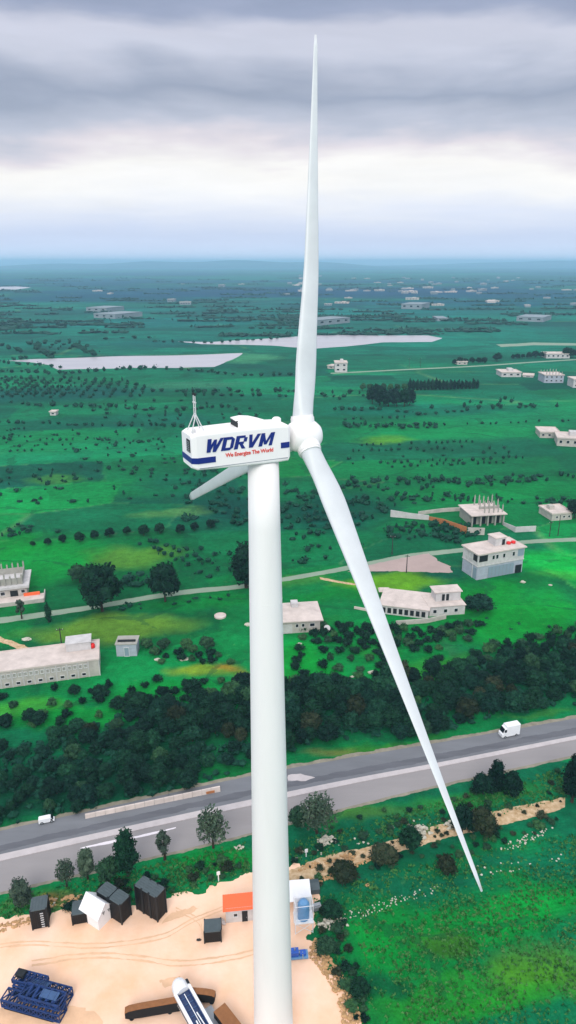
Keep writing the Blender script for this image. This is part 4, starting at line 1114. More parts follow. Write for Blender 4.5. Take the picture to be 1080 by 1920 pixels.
# --- small grey shed
a, an, w0, _ = frame_at((219, 1231), (257, 1230)); hh = hgt(238, 1231, 1209)
rt_ = empty('small_shed', a, an, 'small grey block shed with a dark flat roof right of the long warehouse', 'shed')
wall_part(rt_, w0, 5.0, hh, M['wall_grey']); slab(rt_, w0, 5.0, hh, M['concrete'], .25, .25)
window(rt_, w0 * .4, 0.1, 1.4, hh * .7, name='door', glass=M['shutter'])
mb = MB(); mb.box(.4, w0 - .4, 1.2, 1.9, hh + .26, hh + .75); mb.build('roof_beam', M['dark'], rt_)
# --- cottage behind the tower
a, an, w0, _ = frame_at((505, 1190), (600, 1184)); hh = hgt(560, 1187, 1165)
rt_ = empty('cottage', a, an, 'cream cottage with a broad pale roof half hidden behind the turbine tower', 'house')
D0 = 12
wall_part(rt_, w0, D0, hh, M['wall'])
rf = slab(rt_, w0, D0, hh, M['roof'], 1.0, .4)
mb = MB()
mb.rings([[Vector((-.8, -.8, hh + .41)), Vector((w0 + .8, -.8, hh + .41)), Vector((w0 + .8, D0 + .8, hh + .41)), Vector((-.8, D0 + .8, hh + .41))], [Vector((4, 4, hh + 1.5)), Vector((w0 - 4, 4, hh + 1.5)), Vector((w0 - 4, D0 - 4, hh + 1.5)), Vector((4, D0 - 4, hh + 1.5))]])
mb.build('hipped_crown', M['roof'], rf)
mb = MB(); mb.box(w0 * .48, w0 * .62, D0 - 5, D0 - 2, hh + .9, hh + 3.0); mb.build('stair_head', M['wall_white'], rf)
window(rt_, w0 * .28, .0, w0 * .16, hh * .72, name='garage_door', glass=M['wall_white'])
for f, s in ((.52, .05), (.64, .05), (.80, .09)): window(rt_, w0 * f, hh * .5, w0 * s, hh * .25)
mb = MB(); mb.tube((w0 + 2.2, -.5, 0), (w0 + 2.2, -.5, 1.6), .06); mb.lathe([(.1, 0), (1.0, .35), (1.15, .7)], 16, Matrix.Translation((w0 + 2.2, -.5, 1.5)) @ Matrix.Rotation(R(70), 4, 'X'))
tag(mb.build('satellite_dish', M['frame'], None), 'round pale dish standing at the right end of the cottage', 'dish').location = a; bpy.data.objects['satellite_dish'].rotation_euler = (0, 0, an)
# --- two storey villa workshop at the right
a, an, w0, D0 = frame_at((893, 1088), (978, 1072), (846, 1077))
hh = hgt(893, 1088, 1041); h1 = hh * .52
D0 = max(D0, 10)
rt_ = empty('workshop_building', a, an, 'large two storey pale grey building with metal shutters and a roof hut', 'building')
wall_part(rt_, w0, D0, h1, M['wall_grey'], name='ground_floor')
fl = MB(); fl.box(-.25, w0 + .25, -.25, D0 + .25, h1 + .003, h1 + .45); fl.build('floor_band', M['wall_white'], rt_)
wall_part(rt_, w0 + .2, D0 + .2, hh, M['wall_white'], z0=h1 + .453, x0=-.1, y0=-.1, name='upper_floor')
rf = slab(rt_, w0, D0, hh, M['roof'], .7, .4, parapet=.12)
hx = w0 * .50
mb = MB(); mb.box(hx, hx + 5.2, D0 - 5.6, D0 - .8, hh + .42, hh + 3.6); sh_ = mb.build('roof_hut', M['wall_white'], rf)
mb = MB(); mb.box(hx - .3, hx + 5.5, D0 - 5.9, D0 - .5, hh + 3.603, hh + 3.9); mb.build('hut_roof', M['roof'], rf)
mb = MB(); mb.box(hx + 3.2, hx + 4.6, D0 - 5.68, D0 - 5.55, hh + .5, hh + 2.9); mb.build('hut_door', M['dark'], rf)
for k in range(2):
    mb = MB(); mb.lathe([(.05, 0), (.9, .02), (.95, .8), (.2, 1.1)], 14, Matrix.Translation((w0 * .80 + k * 2.3, D0 * .45, hh + .42))); mb.build('water_tank', M['red'], rf, smooth=True)
# front (right-hand) face: shutter wall, windows
mb = MB(); mb.box(w0 * .24, w0 * .80, -.10, .05, .1, h1 * .86); mb.build('long_shutter', M['shutter'], rt_)
for k in range(7):
    mb = MB(); x = w0 * (.24 + .08 * k); mb.box(x - .05, x + .05, -.16, -.1, .1, h1 * .86); mb.build('shutter_rail', M['grey_metal'], rt_)
mb = MB(); mb.box(w0 * .84, w0 * .97, -.32, .05, .0, h1 * .62); mb.build('open_doorway', M['dark'], rt_)
z_up = h1 + (hh - h1) * .45
for f, s in ((.30, .05), (.38, .05), (.53, .05), (.74, .05)): window(rt_, w0 * f, z_up, w0 * s, (hh - h1) * .33, y=-.1)
# corner balcony recess, shown as dark opening with parapet
mb = MB(); mb.box(w0 * .02, w0 * .20, -.18, .0, h1 + (hh - h1) * .40, hh - .5); mb.box(-.18, 0, .4, D0 * .30, h1 + (hh - h1) * .40, hh - .5); mb.build('balcony_opening', M['dark'], rt_)
mb = MB(); mb.box(w0 * .86, w0 * .995, -.18, .0, h1 + (hh - h1) * .35, hh - .4); mb.build('green_window', M['shutter'], rt_)
mb = MB(); mb.box(-.14, .05, D0 * .05, D0 * .26, .1, h1 * .86); mb.build('corner_shutter', M['shutter'], rt_)
window(rt_, D0 * .72, z_up, D0 * .07, (hh - h1) * .3, side='left')
window(rt_, D0 * .50, z_up, D0 * .05, (hh - h1) * .3, side='left')
mb = MB(); mb.box(-.34, -.14, D0 * .27, D0 * .30, .1, h1); mb.build('rain_pipe', M['frame'], rt_)
# --- unfinished house with columns on the roof (right)
def pillars(root, xs, ys_, z0, z1, t=.22, m=None, name='roof_column'):
    for x in xs:
        for y in ys_:
            mb = MB(); zt = z1 * random.uniform(.75, 1.1); mb.box(x - t, x + t, y - t, y + t, z0, z0 + zt)
            for dx, dy in ((-1, -1), (1, 1), (1, -1)): mb.tube((x + dx * t * .6, y + dy * t * .6, z0 + zt), (x + dx * t * .6, y + dy * t * .6, z0 + zt + .7), .03, n=4)
            mb.build(name, M['concrete'], root)
a, an, w0, D0 = frame_at((884, 988), (945, 984), (868, 980))
hh = hgt(884, 988, 968); D0 = 15
rt_ = empty('unfinished_house', a, an, 'unfinished concrete house with bare columns rising from its roof, behind the workshop', 'house')
wall_part(rt_, w0, D0 - 3, hh, M['concrete'], y0=3)
rf = slab(rt_, w0, D0, hh, M['roof'], .8, .45)
for f in (.02, .28, .5, .73, .98):
    mb = MB(); mb.box(w0 * f - .35, w0 * f + .35, .2, .9, -.2, hh); mb.build('porch_column', M['concrete'], rt_)
for f in (.14, .42, .62, .86):
    mb = MB(); mb.box(w0 * f - w0 * .07, w0 * f + w0 * .07, 2.85, 3.05, .1, hh * .8); mb.build('doorway', M['dark'], rt_)
pillars(rf, [w0 * f for f in (.42, .56, .70, .84, .97)], [2, D0 * .5, D0 - 1], hh + .45, 4.4, .24)
mb = MB(); mb.box(w0 * .4, w0, D0 * .5, D0 * .53, hh + .45, hh + 1.6); mb.build('low_block_wall', M['concrete'], rf)
# compound walls
def wall_line(name, pts, py_tops, m, label, th=.35, cat='wall', h=None, step=0):
    P = [G(*p) for p in pts]; a = P[0]
    mb = MB()
    for i in range(len(P) - 1):
        p, q = P[i] - a, P[i + 1] - a; d = (q - p); n_ = Vector((-d.y, d.x, 0)).normalized() * th * .5
        h0 = h or hgt(*pts[i], py_tops[i]); h1_ = h or hgt(*pts[i + 1], py_tops[i + 1])
        mb.add([p - n_ - Vector((0, 0, .2)), q - n_ - Vector((0, 0, .2)), q + n_ - Vector((0, 0, .2)), p + n_ - Vector((0, 0, .2)), p - n_ + Vector((0, 0, h0)), q - n_ + Vector((0, 0, h1_)), q + n_ + Vector((0, 0, h1_)), p + n_ + Vector((0, 0, h0))],
               [(0, 3, 2, 1), (4, 5, 6, 7), (0, 1, 5, 4), (1, 2, 6, 5), (2, 3, 7, 6), (3, 0, 4, 7)])
    o = mb.build(name, m); o.location = a; return tag(o, label, cat)
wall_line('compound_wall', [(732, 969), (768, 972), (804, 975)], [956, 962, 966], M['wall_white'], 'white block wall standing left of the unfinished house compound')
wall_line('compound_wall', [(784, 965), (830, 960), (862, 958)], [959, 953, 951], M['wall'], 'long pale wall at the back of the unfinished house compound')
wall_line('orange_wall', [(803, 974), (830, 984), (874, 1001)], [968, 973, 988], M['orange_wall'], 'orange brown block wall in front of the unfinished house')
wall_line('compound_wall', [(876, 1002), (908, 1003)], [989, 990], M['wall'], 'short cream wall continuing the orange wall by the road')
wall_line('compound_wall', [(944, 985), (966, 998), (1004, 996)], [979, 988, 986], M['wall_white'], 'white wall running right from the unfinished house to the road')
# --- cream house right edge
a, an, w0, D0 = frame_at((1034, 977), (1072, 974)); hh = hgt(1040, 977, 965)
rt_ = empty('cream_house', a, an, 'low cream house with a ragged roof edge beside the dark tree at the right', 'house')
wall_part(rt_, w0, 12, hh, M['wall']); rf = slab(rt_, w0, 12, hh, M['roof'], .4, .35, parapet=.4)
for f in (.2, .55, .8): window(rt_, w0 * f, hh * .4, w0 * .09, hh * .3)
mb = MB(); mb.box(2, 4.5, 6, 9, hh + .36, hh + 2.2); mb.build('stair_head', M['wall'], rf)
# --- half built house at the left edge
a, an, w0, D0 = frame_at((-14, 1126), (52, 1118)); hh = hgt(20, 1122, 1104)
rt_ = empty('half_built_house', a, an, 'half built pale house with a ring of unfinished roof columns at the left photo edge', 'house')
D0 = 13
wall_part(rt_, w0, D0, hh, M['wall'])
rf = slab(rt_, w0, D0, hh, M['wall_white'], 1.0, .9)
mb = MB(); mb.box(.6, w0 - 1.2, 1.2, 1.5, hh + .9, hh + 3.4); mb.box(w0 - 1.5, w0 - 1.2, 1.5, D0 - 1, hh + .9, hh + 3.4); mb.box(.6, w0 - 1.5, D0 - 1.3, D0 - 1, hh + .9, hh + 3.2); mb.build('upper_wall', M['concrete'], rf)
pillars(rf, [1 + k * (w0 - 2.4) / 5 for k in range(6)], [1.0, D0 - 1.0], hh + .9, 4.6, .26)
mb = MB(); mb.box(w0 * .52, w0 * .74, -.12, .05, 0, hh * .75); mb.build('doorway', M['dark'], rt_)
window(rt_, w0 * .25, hh * .4, w0 * .12, hh * .32); window(rt_, w0 * .84, hh * .45, w0 * .1, hh * .3)
mb = MB(); mb.box(-2, w0 + 6, -6.5, -.15, 0, .7); mb.build('terrace', M['roof'], rt_)
mb = MB(); mb.box(-2, w0 + 6.2, -6.8, -6.52, 0, 1.5); mb.box(w0 + 6.02, w0 + 6.3, -6.5, 1.5, 0, 1.5); mb.build('terrace_wall', M['wall'], rt_)
mb = MB(); mb.box(w0 * .9, w0 + 4.5, -1.2, -.6, .71, 1.8); mb.build('brick_heap', M['orange_roof'], rt_)
# --- ruined farmstead right of centre
a, an, w0, D0 = frame_at((716, 1168), (806, 1167))
rt_ = empty('barn', a, an + R(-3), 'long low white barn with a row of dark openings beside the lower blade', 'barn')
hh = 3.4; D0 = 13; w0 = 17
wall_part(rt_, w0, D0, hh, M['wall_white'])
rf = slab(rt_, w0, D0, hh, M['roof'], .5, .3); rf.data.materials[0] = M['roof']
for k in range(8):
    mb = MB(); mb.box(.7 + k * 2.0, 2.0 + k * 2.0, -.1, .05, .6, 2.6); mb.build('stall_opening', M['dark'], rt_)
rt_.rotation_euler.z = an - R(16)
rt_.location = G(712, 1150)
a, an, w0, D0 = frame_at((805, 1156), (868, 1148))
rt_ = empty('farmhouse', a, an - R(6), 'white stepped farmhouse with a small upper room right of the barn', 'house')
hh = 3.6
mb = MB(); mb.box(0, w0, 0, 9, -.2, hh); mb.build('wall', M['wall_white'], rt_)
rf = slab(rt_, w0, 9, hh, M['roof'], .3, .25)
mb = MB(); mb.box(w0 * .25, w0 * .95, 3.5, 8.6, hh + .26, hh + 3.6); mb.build('upper_room', M['wall_white'], rf)
mb = MB(); mb.box(w0 * .2, w0 * 1.0, 3.2, 9, hh + 3.603, hh + 3.9); mb.build('upper_roof', M['roof'], rf)
for x in (.42, .54):
    mb = MB(); mb.box(w0 * x, w0 * (x + .08), 3.40, 3.52, hh + .5, hh + 3.0); mb.build('upper_doorway', M['dark'], rf)
for f in (.1, .4, .7): window(rt_, w0 * f, 1.2, 1.2, 1.3)
wall_line('farm_wall', [(742, 1172), (800, 1168), (836, 1160)], [1164, 1160, 1152], M['wall'], 'low pale wall in front of the barn and farmhouse')
wall_line('farm_wall', [(664, 1141), (700, 1148), (716, 1150)], [1137, 1143, 1145], M['roof'], 'short pale wall left of the barn, crossed by the lower blade')
a = G(720, 1116); rt_ = empty('garden_kiosk', a, 0, 'tiny open kiosk with a pale canopy just above the barn', 'kiosk')
mb = MB()
for sx in (-1.6, 1.6):
    for sy in (-1.2, 1.2): mb.tube((sx, sy, 0), (sx, sy, 2.2), .08, n=6)
mb.build('post', M['wood_pole'], rt_)
mb = MB(); mb.rings([[Vector((-2.2, -1.8, 2.2)), Vector((2.2, -1.8, 2.2)), Vector((2.2, 1.8, 2.2)), Vector((-2.2, 1.8, 2.2))], [Vector((-1.6, -1.2, 2.7)), Vector((1.6, -1.2, 2.7)), Vector((1.6, 1.2, 2.7)), Vector((-1.6, 1.2, 2.7))]]); mb.build('canopy', M['roof'], rt_)
# round water basin
a = G(413, 1156); rt_ = empty('water_basin', a, 0, 'small round cream basin alone in the green field left of the tower', 'basin')
mb = MB(); mb.lathe([(2.1, -.1), (2.1, .55), (1.8, .55), (1.8, .35), (.1, .35)], 24); mb.build('basin_wall', M['roof'], rt_)
# white tarpaulin scrap, right of the grey shed and rocks in the field
for i, (x, y, s, l) in enumerate([(296, 1238, 1.1, 'pale boulder in the grass right of the small grey shed'), (318, 1300, 1.2, 'pale boulder in the grass below the thicket'), (345, 1237, 1.5, 'flat pale boulder beside the thicket right of the shed'), (697, 1262, 1.3, 'pair of pale boulders in the dark scrub beside the lower blade'), (562, 1208, .8, 'little white boulder in the grass below the cottage'), (466, 1172, 1.4, 'white boulder at the left side of the tower in the green field'), (50, 1200, 1.6, 'flat white slab lying beside the farm track'), (980, 1092, 1.2, 'white rubble block in the grass right of the workshop'), (660, 1270, .7, 'small white boulder at the tree belt edge'), (1032, 1098, .8, 'lone white stone far right in the bright green field')]):
    mb = MB(); blob(mb, (0, 0, .25), (s, s * .6, s * .32), 2, .35, i * 2.7); o = mb.build('boulder', M['rock']); o.location = G(x, y); tag(o, l, 'boulder')
# --- middle distance houses
def simple_house(name, label, L, Rr, top, dep, m=None, win=3, floors=1, par=.4, extra=None):
    a, an, w0, _ = frame_at(L, Rr); hh = hgt(L[0], L[1], top)
    rt_ = empty(name, a, an, label, 'house')
    wall_part(rt_, w0, dep, hh, m or M['wall']); rf = slab(rt_, w0, dep, hh, M['roof'], .6, .5, parapet=par)
    for fl_ in range(floors):
        for k in range(win):
            z = hh * (fl_ + .42) / floors; window(rt_, w0 * (k + .3) / win, z, w0 * .38 / win, hh * .34 / floors)
    if extra: extra(rt_, rf, w0, dep, hh)
    return rt_
def hut(rt_, rf, w0, dep, hh):
    mb = MB(); mb.box(w0 * .45, w0 * .7, dep * .4, dep * .8, hh + .5, hh + 3.2); mb.build('stair_head', M['wall_white'], rf)
def cols(rt_, rf, w0, dep, hh): pillars(rf, [w0 * (.1 + .16 * k) for k in range(6)], [1, dep - 1], hh + .5, 3.2, .3)
simple_house('flat_roof_house', 'cream flat roofed house, upper of the pair at the right edge', (1012, 821), (1048, 822), 811, 16, win=3)
simple_house('flat_roof_house', 'cream flat roofed house at the right edge just below another one', (1044, 836), (1098, 839), 822, 18, win=4, extra=hut)
simple_house('white_house', 'white house with a roof hut in the right middle distance, left of the columned one', (940, 707), (977, 707), 699, 22, M['wall_white'], 3, extra=hut)
simple_house('pillared_house', 'pale two storey house with open columns, second from the right edge', (1020, 718), (1056, 718), 704, 20, M['wall_grey'], 4, 2, extra=cols)
simple_house('white_house', 'white house cut by the right photo edge beyond the columned house', (1074, 727), (1100, 727), 712, 16, M['wall_white'], 2, 2)
simple_house('block_house', 'grey white block house with dark window holes just right of the upper blade', (628, 698), (651, 698), 681, 18, M['wall_white'], 2, 2, extra=hut)
simple_house('annex_shed', 'low pale shed attached left of the lone block house', (614, 691), (627, 692), 686, 12, M['wall'], 1)
simple_house('farm_building', 'long low white farm building among dark trees on the far lane', (1024, 672), (1068, 672), 664, 20, M['wall_white'], 5)
simple_house('farm_building', 'low pale farm building at the left end of the far lane trees', (857, 684), (876, 684), 679, 16, M['wall'], 2)
simple_house('field_hut', 'tiny white hut alone in the dark green left fields', (94, 779), (105, 779), 773, 6, M['wall_white'], 1)
simple_house('annex_shed', 'low white annex at the right side of the white house with a roof hut', (980, 707), (1000, 708), 704, 14, M['wall_white'], 1)
# --- far away sheds and the town
M['town'] = mat('muted_town_render', rgb(140, 150, 156), .9, noise=.2, nscale=.05)  # muted blue grey for the farthest buildings
_roof = M['roof']; M['roof'] = M['town']
simple_house('large_shed', 'very large pale industrial shed far off on the left plain', (176, 596), (216, 598), 588, 90, M['town'], 3)
simple_house('large_shed', 'second pale shed behind the very large one on the left plain', (162, 584), (200, 585), 577, 80, M['town'], 3)
simple_house('large_shed', 'large pale grey works building far off right of the upper blade', (752, 579), (790, 580), 570, 90, M['town'], 3)
simple_house('large_shed', 'pale works building far off above the right end of the far lane', (968, 602), (1018, 604), 594, 80, M['town'], 3)
simple_house('large_shed', 'small pale works building far off, alone on the plain above the long flood water', (820, 602), (840, 602), 597, 60, M['town'], 2)
simple_house('large_shed', 'pale low buildings just above the flood water right of the upper blade', (596, 611), (656, 605), 601, 50, M['town'], 4)
M['roof'] = _roof
hp = {}
def far_house(kind, m, w_, d, h):
    mb = MB(); mb.mi = 0; mb.box(0, w_, 0, d, -.2, h); mb.mi = 1; mb.box(-.8, w_ + .8, -.8, d + .8, h + .01, h + .9); mb.mi = 0
    mb.box(w_ * .5, w_ * .75, d * .4, d * .8, h + .91, h + 3.6)
    mb.mi = 2
    for k in range(4): mb.box(w_ * (.1 + .22 * k), w_ * (.2 + .22 * k), -.15, .05, h * .35, h * .7)
    return mb.build('town_house', [m, M['roof'], M['dark']], None)
pro = [far_house(0, M['town'], 26, 20, 9), far_house(1, M['wall'], 34, 22, 7), far_house(2, M['town'], 22, 22, 12), far_house(3, M['roof'], 44, 26, 6)]
used = [0] * 4
spots = []
for _ in range(64):
    x = min(1080, max(560, random.gauss(760, 160))); y = random.uniform(521, 552) - (4 if x < 650 else 0); spots.append((x, y))
for _ in range(12): spots.append((random.uniform(340, 700), random.uniform(528, 562)))
for _ in range(10): spots.append((random.uniform(560, 1080), random.uniform(560, 588)))
for _ in range(4): spots.append((random.uniform(100, 340), random.uniform(545, 575)))
for i, (x, y) in enumerate(spots):
    k = i % 4; o = pro[k] if not used[k] else pro[k].copy()
    if used[k]: COL.objects.link(o)
    used[k] = 1; o.location = G(x, y); o.rotation_euler = (0, 0, random.choice((0, .2, -.2, 1.4, .7))); s = random.uniform(.55, 1.1); o.scale = (s * 1.3, s, s * .8)
    kd = ('small cream', 'wide white', 'tall pale grey', 'broad low pinkish')[k]; wh_ = 'left of the upper blade' if x < 575 else ('right of the upper blade' if x < 800 else 'far right of the upper blade')
    tag(o, '%s flat roofed house of the distant town, %s' % (kd, wh_), 'house', '%s houses of the distant town, %s' % (kd, wh_))
# ------------------------------------------------------------------ poles and pylons
def pole(px, py, top, label, arm=True):
    h = hgt(px, py, top); rt_ = empty('utility_pole', G(px, py), random.uniform(-.3, .3), label, 'pole')
    mb = MB(); mb.tube((0, 0, -.2), (0, 0, h), .22, .14); mb.build('post', M['wood_pole'], rt_)
    if arm:
        mb = MB(); mb.box(-1.0, 1.0, -.08, .08, h - .7, h - .5); mb.build('cross_arm', M['wood_pole'], rt_)
        for s in (-.9, 0, .9):
            mb = MB(); mb.lathe([(.04, h - .49), (.09, h - .4), (.05, h - .2)], 8, Matrix.Translation((s, 0, 0))); mb.build('insulator', M['frame'], rt_)
pole(762, 1074, 1040, 'dark pole on the country road left of the workshop')
pole(117, 1220, 1178, 'dark pole rising behind the long warehouse')
pole(735, 1040, 1004, 'thin dark pole in the thicket above the country road')
pole(1030, 1006, 978, 'dark pole beside the road below the cream house')
pole(1046, 1004, 966, 'thin pole right of the road bend at the right edge', False)
pole(767, 690, 672, 'left one of two thin poles far off above the cypress row')
pole(788, 690, 671, 'right one of two thin poles far off above the cypress row')
pole(812, 682, 676, 'short thin pole far off left of the far lane trees', False)
def sign(px, py, top, label):
    h = hgt(px, py, top); rt_ = empty('marker_post', G(px, py), .3, label, 'post')
    mb = MB(); mb.tube((0, 0, -.1), (0, 0, h), .12, .1, 8); mb.build('post', M['white_paint'], rt_)
    mb = MB(); mb.box(-.35, .35, -.16, -.08, h - .8, h + .1); mb.build('plate', M['white_paint'], rt_, bevel=.03)
sign(410, 1652, 1634, 'white marker post on the grass edge above the orange roofed hut')
sign(574, 1606, 1592, 'white marker post on the verge just right of the tower')

# ------------------------------------------------------------------ concrete wall and vans on the highway
a = G(160, 1533); b_ = G(413, 1482); d = b_ - a; an = math.atan2(d.y, d.x); ln = d.length
rt_ = empty('barrier_wall', a, an, 'long low beige concrete wall on the far shoulder of the highway', 'wall')
hb = hgt(413, 1482, 1474)
mb = MB(); n_ = 14
for k in range(n_):
    x0, x1 = ln * k / n_ + .03, ln * (k + 1) / n_ - .03
    mb.rings([[Vector((x, -.45, -.1)), Vector((x, .45, -.1)), Vector((x, .2, hb * (.75 + .25 * k / n_))), Vector((x, -.2, hb * (.75 + .25 * k / n_)))] for x in (x0, x1)])
mb.build('wall_block', M['roof'], rt_)
mb = MB(); mb.box(ln - 3.4, ln - 1.4, -.47, -.30, .1, .7); mb.build('red_mark', M['orange_wall'], rt_)
def van(px, py, top, ang, wpx, label, box=True):
    L = wpx * mpp(py); h = hgt(px, py, top)
    rt_ = empty('van', G(px, py), ang, label, 'van')
    W = L * .36
    mb = MB()
    # side profile, x forward
    if box: pr = [(-.5, .10), (.5, .10), (.5, .36), (.44, .42), (.36, .80), (.28, .86), (.25, 1.0), (-.49, 1.0), (-.5, .97)]
    else: pr = [(-.5, .12), (.5, .12), (.5, .40), (.42, .48), (.28, .92), (.2, 1.0), (-.46, 1.0), (-.5, .9)]
    rg = []
    for y, k in ((-W / 2, .96), (-W / 2 + .12, 1), (W / 2 - .12, 1), (W / 2, .96)):
        rg.append([Vector((x * L * (k if abs(x) > .3 else 1), y, max(.32, z * h * (k if z > .5 else 1)))) for x, z in pr])
    mb.rings(rg); mb.build('body', M['white_paint'], rt_, bevel=.05)
    mb = MB()
    if box: mb.add([Vector((.452 * L, -W * .42, .46 * h)), Vector((.452 * L, W * .42, .46 * h)), Vector((.368 * L, W * .42, .80 * h)), Vector((.368 * L, -W * .42, .80 * h))], [(0, 1, 2, 3)])
    else: mb.add([Vector((.43 * L, -W * .42, .52 * h)), Vector((.43 * L, W * .42, .52 * h)), Vector((.295 * L, W * .42, .92 * h)), Vector((.295 * L, -W * .42, .92 * h))], [(0, 1, 2, 3)])
    mb.build('windscreen', M['glass'], rt_)
    for s in (-1, 1):
        mb = MB(); y = s * W / 2
        mb.box(.26 * L, .39 * L, min(y, y * 1.01) , max(y, y * 1.01), .50 * h, .74 * h); mb.build('side_window', M['glass'], rt_)
        mb = MB(); mb.box(.485 * L, .505 * L, s * W * .36 - .15, s * W * .36 + .15, .28 * h, .36 * h); mb.build('headlight', M['frame'], rt_)
        for x in (-.30, .32):
            mb = MB(); mb.lathe([(.36, -.14), (.36, .14)], 20, Matrix.Translation((x * L, s * (W / 2 - .12), .36)) @ Matrix.Rotation(R(90), 4, 'X')); wh = mb.build('wheel', M['rubber'], rt_)
            mb = MB(); mb.lathe([(.2, -.15), (.2, .15)], 14, Matrix.Translation((x * L, s * (W / 2 - .11), .36)) @ Matrix.Rotation(R(90), 4, 'X')); mb.build('hub_cap', M['grey_metal'], wh)
    return rt_
p, q = G(952, 1384), G(830, 1410); rd = math.atan2((p - q).y, (p - q).x)
van(954, 1378, 1357, rd + math.pi, 38, 'white box van driving on the far lane of the highway')
p, q = G(120, 1540), G(20, 1562); rd2 = math.atan2((p - q).y, (p - q).x)
van(88, 1541, 1531, rd2, 28, 'low white minibus parked on the far shoulder left of the beige wall', False)
# pale rubble heaps along the verge
def heap(px, py, w_, h, label, seed, m='rock', n=26):
    mb = MB()
    for k in range(n):
        r = random.uniform(.16, .42) * w_ * .35; aa = random.uniform(0, 6.28); d = w_ * .5 * math.sqrt(random.random())
        x, y = d * math.cos(aa), d * math.sin(aa) * .6
        blob(mb, (x, y, max(.05, h * (1 - (d / w_ * 2) ** 2) * random.uniform(.3, 1))), (r, r * .8, r * .6), 1, .4, seed + k)
    o = mb.build('rubble_heap', M[m]); o.location = G(px, py); tag(o, label, 'rubble heap')
heap(613, 1577, 4.2, .8, 'flat white rubble heap on the verge right of the tower', 1, n=34)
heap(787, 1562, 5.4, 2.0, 'large pale rubble heap where the dirt track passes the lower blade', 31, n=44)
heap(845, 1548, 3.6, .9, 'small pale rubble heap just right of the lower blade on the dirt track', 61)
heap(655, 1608, 3.0, 1.0, 'tan rubble heap in the middle of the dirt track right of the tower', 91, 'earthrock')
heap(615, 1733, 3.6, .9, 'white rubble heap behind the water tank at the meadow edge', 121, n=30)
heap(690, 1660, 1.2, .4, 'low tan clod heap at the upper meadow', 141, 'earthrock', 20)
heap(655, 1868, 2.2, .8, 'tan earth heap at the right edge of the sand yard', 171, 'earthrock')
heap(448, 1590, 2.4, .5, 'small white rubble heap on the verge left of the tower', 191, n=16)
heap(215, 1680, 4.2, .6, 'dry tan rubble heap behind the black containers', 211, 'earthrock', 24)
heap(135, 1690, 4.6, .5, 'low straw coloured heap in the grass behind the short black box', 231, 'earthrock', 24)
heap(90, 1694, 3.6, .8, 'orange tan heap behind the black box with the ladder', 251, 'earthrock', 20)

# ------------------------------------------------------------------ yard: boxes, tent, huts
def container(name, C, Rr, dep, h, label, group=None, ladder=False, cat='container'):
    a, an, w0, _ = frame_at(C, Rr)
    return container_at(name, a, an, w0, dep, h, label, group, ladder, cat)
def container_at(name, a, an, w0, dep, h, label, group=None, ladder=False, cat='container'):
    rt_ = empty(name, a, an, label, cat, group)
    mb = MB(); mb.box(0, w0, 0, dep, .12, h)
    n_ = max(4, int(w0 / .35))
    for k in range(n_):
        x = (k + .5) * w0 / n_; mb.box(x - .06, x + .06, -.05, -.001, .25, h - .2)
    n_ = max(4, int(dep / .35))
    for k in range(n_):
        y = (k + .5) * dep / n_; mb.box(-.05, -.001, y - .06, y + .06, .25, h - .2); mb.box(w0 + .001, w0 + .05, y - .06, y + .06, .25, h - .2)
    mb.build('body', M['black_box'], rt_)
    mb = MB(); mb.box(-.08, w0 + .08, -.08, dep + .08, h + .002, h + .16)
    mb.mi = 0
    for k in range(5):
        x = w0 * (.1 + .2 * k); mb.box(x - .05, x + .05, .1, dep - .1, h + .162, h + .22)
    mb.build('lid', M['box_top'], rt_)
    for x in (0, w0):
        for y in (0, dep):
            mb = MB(); mb.box(x - .12, x + .12, y - .12, y + .12, 0, h + .24); mb.build('corner_post', M['dark'], rt_)
    if ladder:
        mb = MB()
        for k in range(7): mb.box(w0 * .58, w0 * .78, -.2, -.06, .5 + k * (h - .8) / 7, .62 + k * (h - .8) / 7)
        mb.build('ladder', M['frame'], rt_)
    return rt_
# row of three
a, an, w0, _ = frame_at((296, 1729), (321, 1725))
far3 = G(257, 1705); yd = Vector((-math.sin(an), math.cos(an), 0)); tot = (far3 - a).length; row = (far3 - a).normalized()
hh = hgt(296, 1729, 1684)
dpt = tot / 3
an = math.atan2(row.y, row.x) - R(90)
for k, lb in enumerate(('nearest and rightmost of the three tall black containers in a row', 'middle one of the three tall black containers in a row', 'farthest of the three tall black containers in a row, behind the other two')):
    container_at('black_container', a + row * (dpt * k * 1.03), an, w0, min(dpt * .93, 3.4), hh, lb, 'three tall black containers in a row')
a, an, w0, _ = frame_at((229, 1734), (254, 1730)); hh2 = hgt(229, 1734, 1698); an = math.atan2(row.y, row.x) - R(90)
container_at('black_container', a, an, w0, 2.8, hh2, 'black container directly right of the white tent, nearer of the pair', 'pair of black containers beside the tent')
container_at('black_container', a + row * 3.2, an, w0, 2.8, hh2, 'black container behind its twin next to the white tent', 'pair of black containers beside the tent')
container('black_box', (62, 1744), (92, 1738), 3.0, hgt(62, 1744, 1710), 'black box with a white rung ladder at the left end of the yard', ladder=True)
container('short_black_box', (137, 1735), (165, 1730), 3.0, hgt(137, 1735, 1717), 'short black box with a green grey lid left of the white tent')
container('small_generator', (384, 1769), (415, 1766), 2.6, hgt(384, 1769, 1749), 'small black generator box standing alone in the middle of the yard', cat='generator')
mb = MB(); blob(mb, (0, 0, .1), (.5, .3, .14), 1, .3, 3); o = mb.build('sack', M['wood_pole']); o.location = G(373, 1763); tag(o, 'small dark sack on the sand left of the generator box', 'sack')
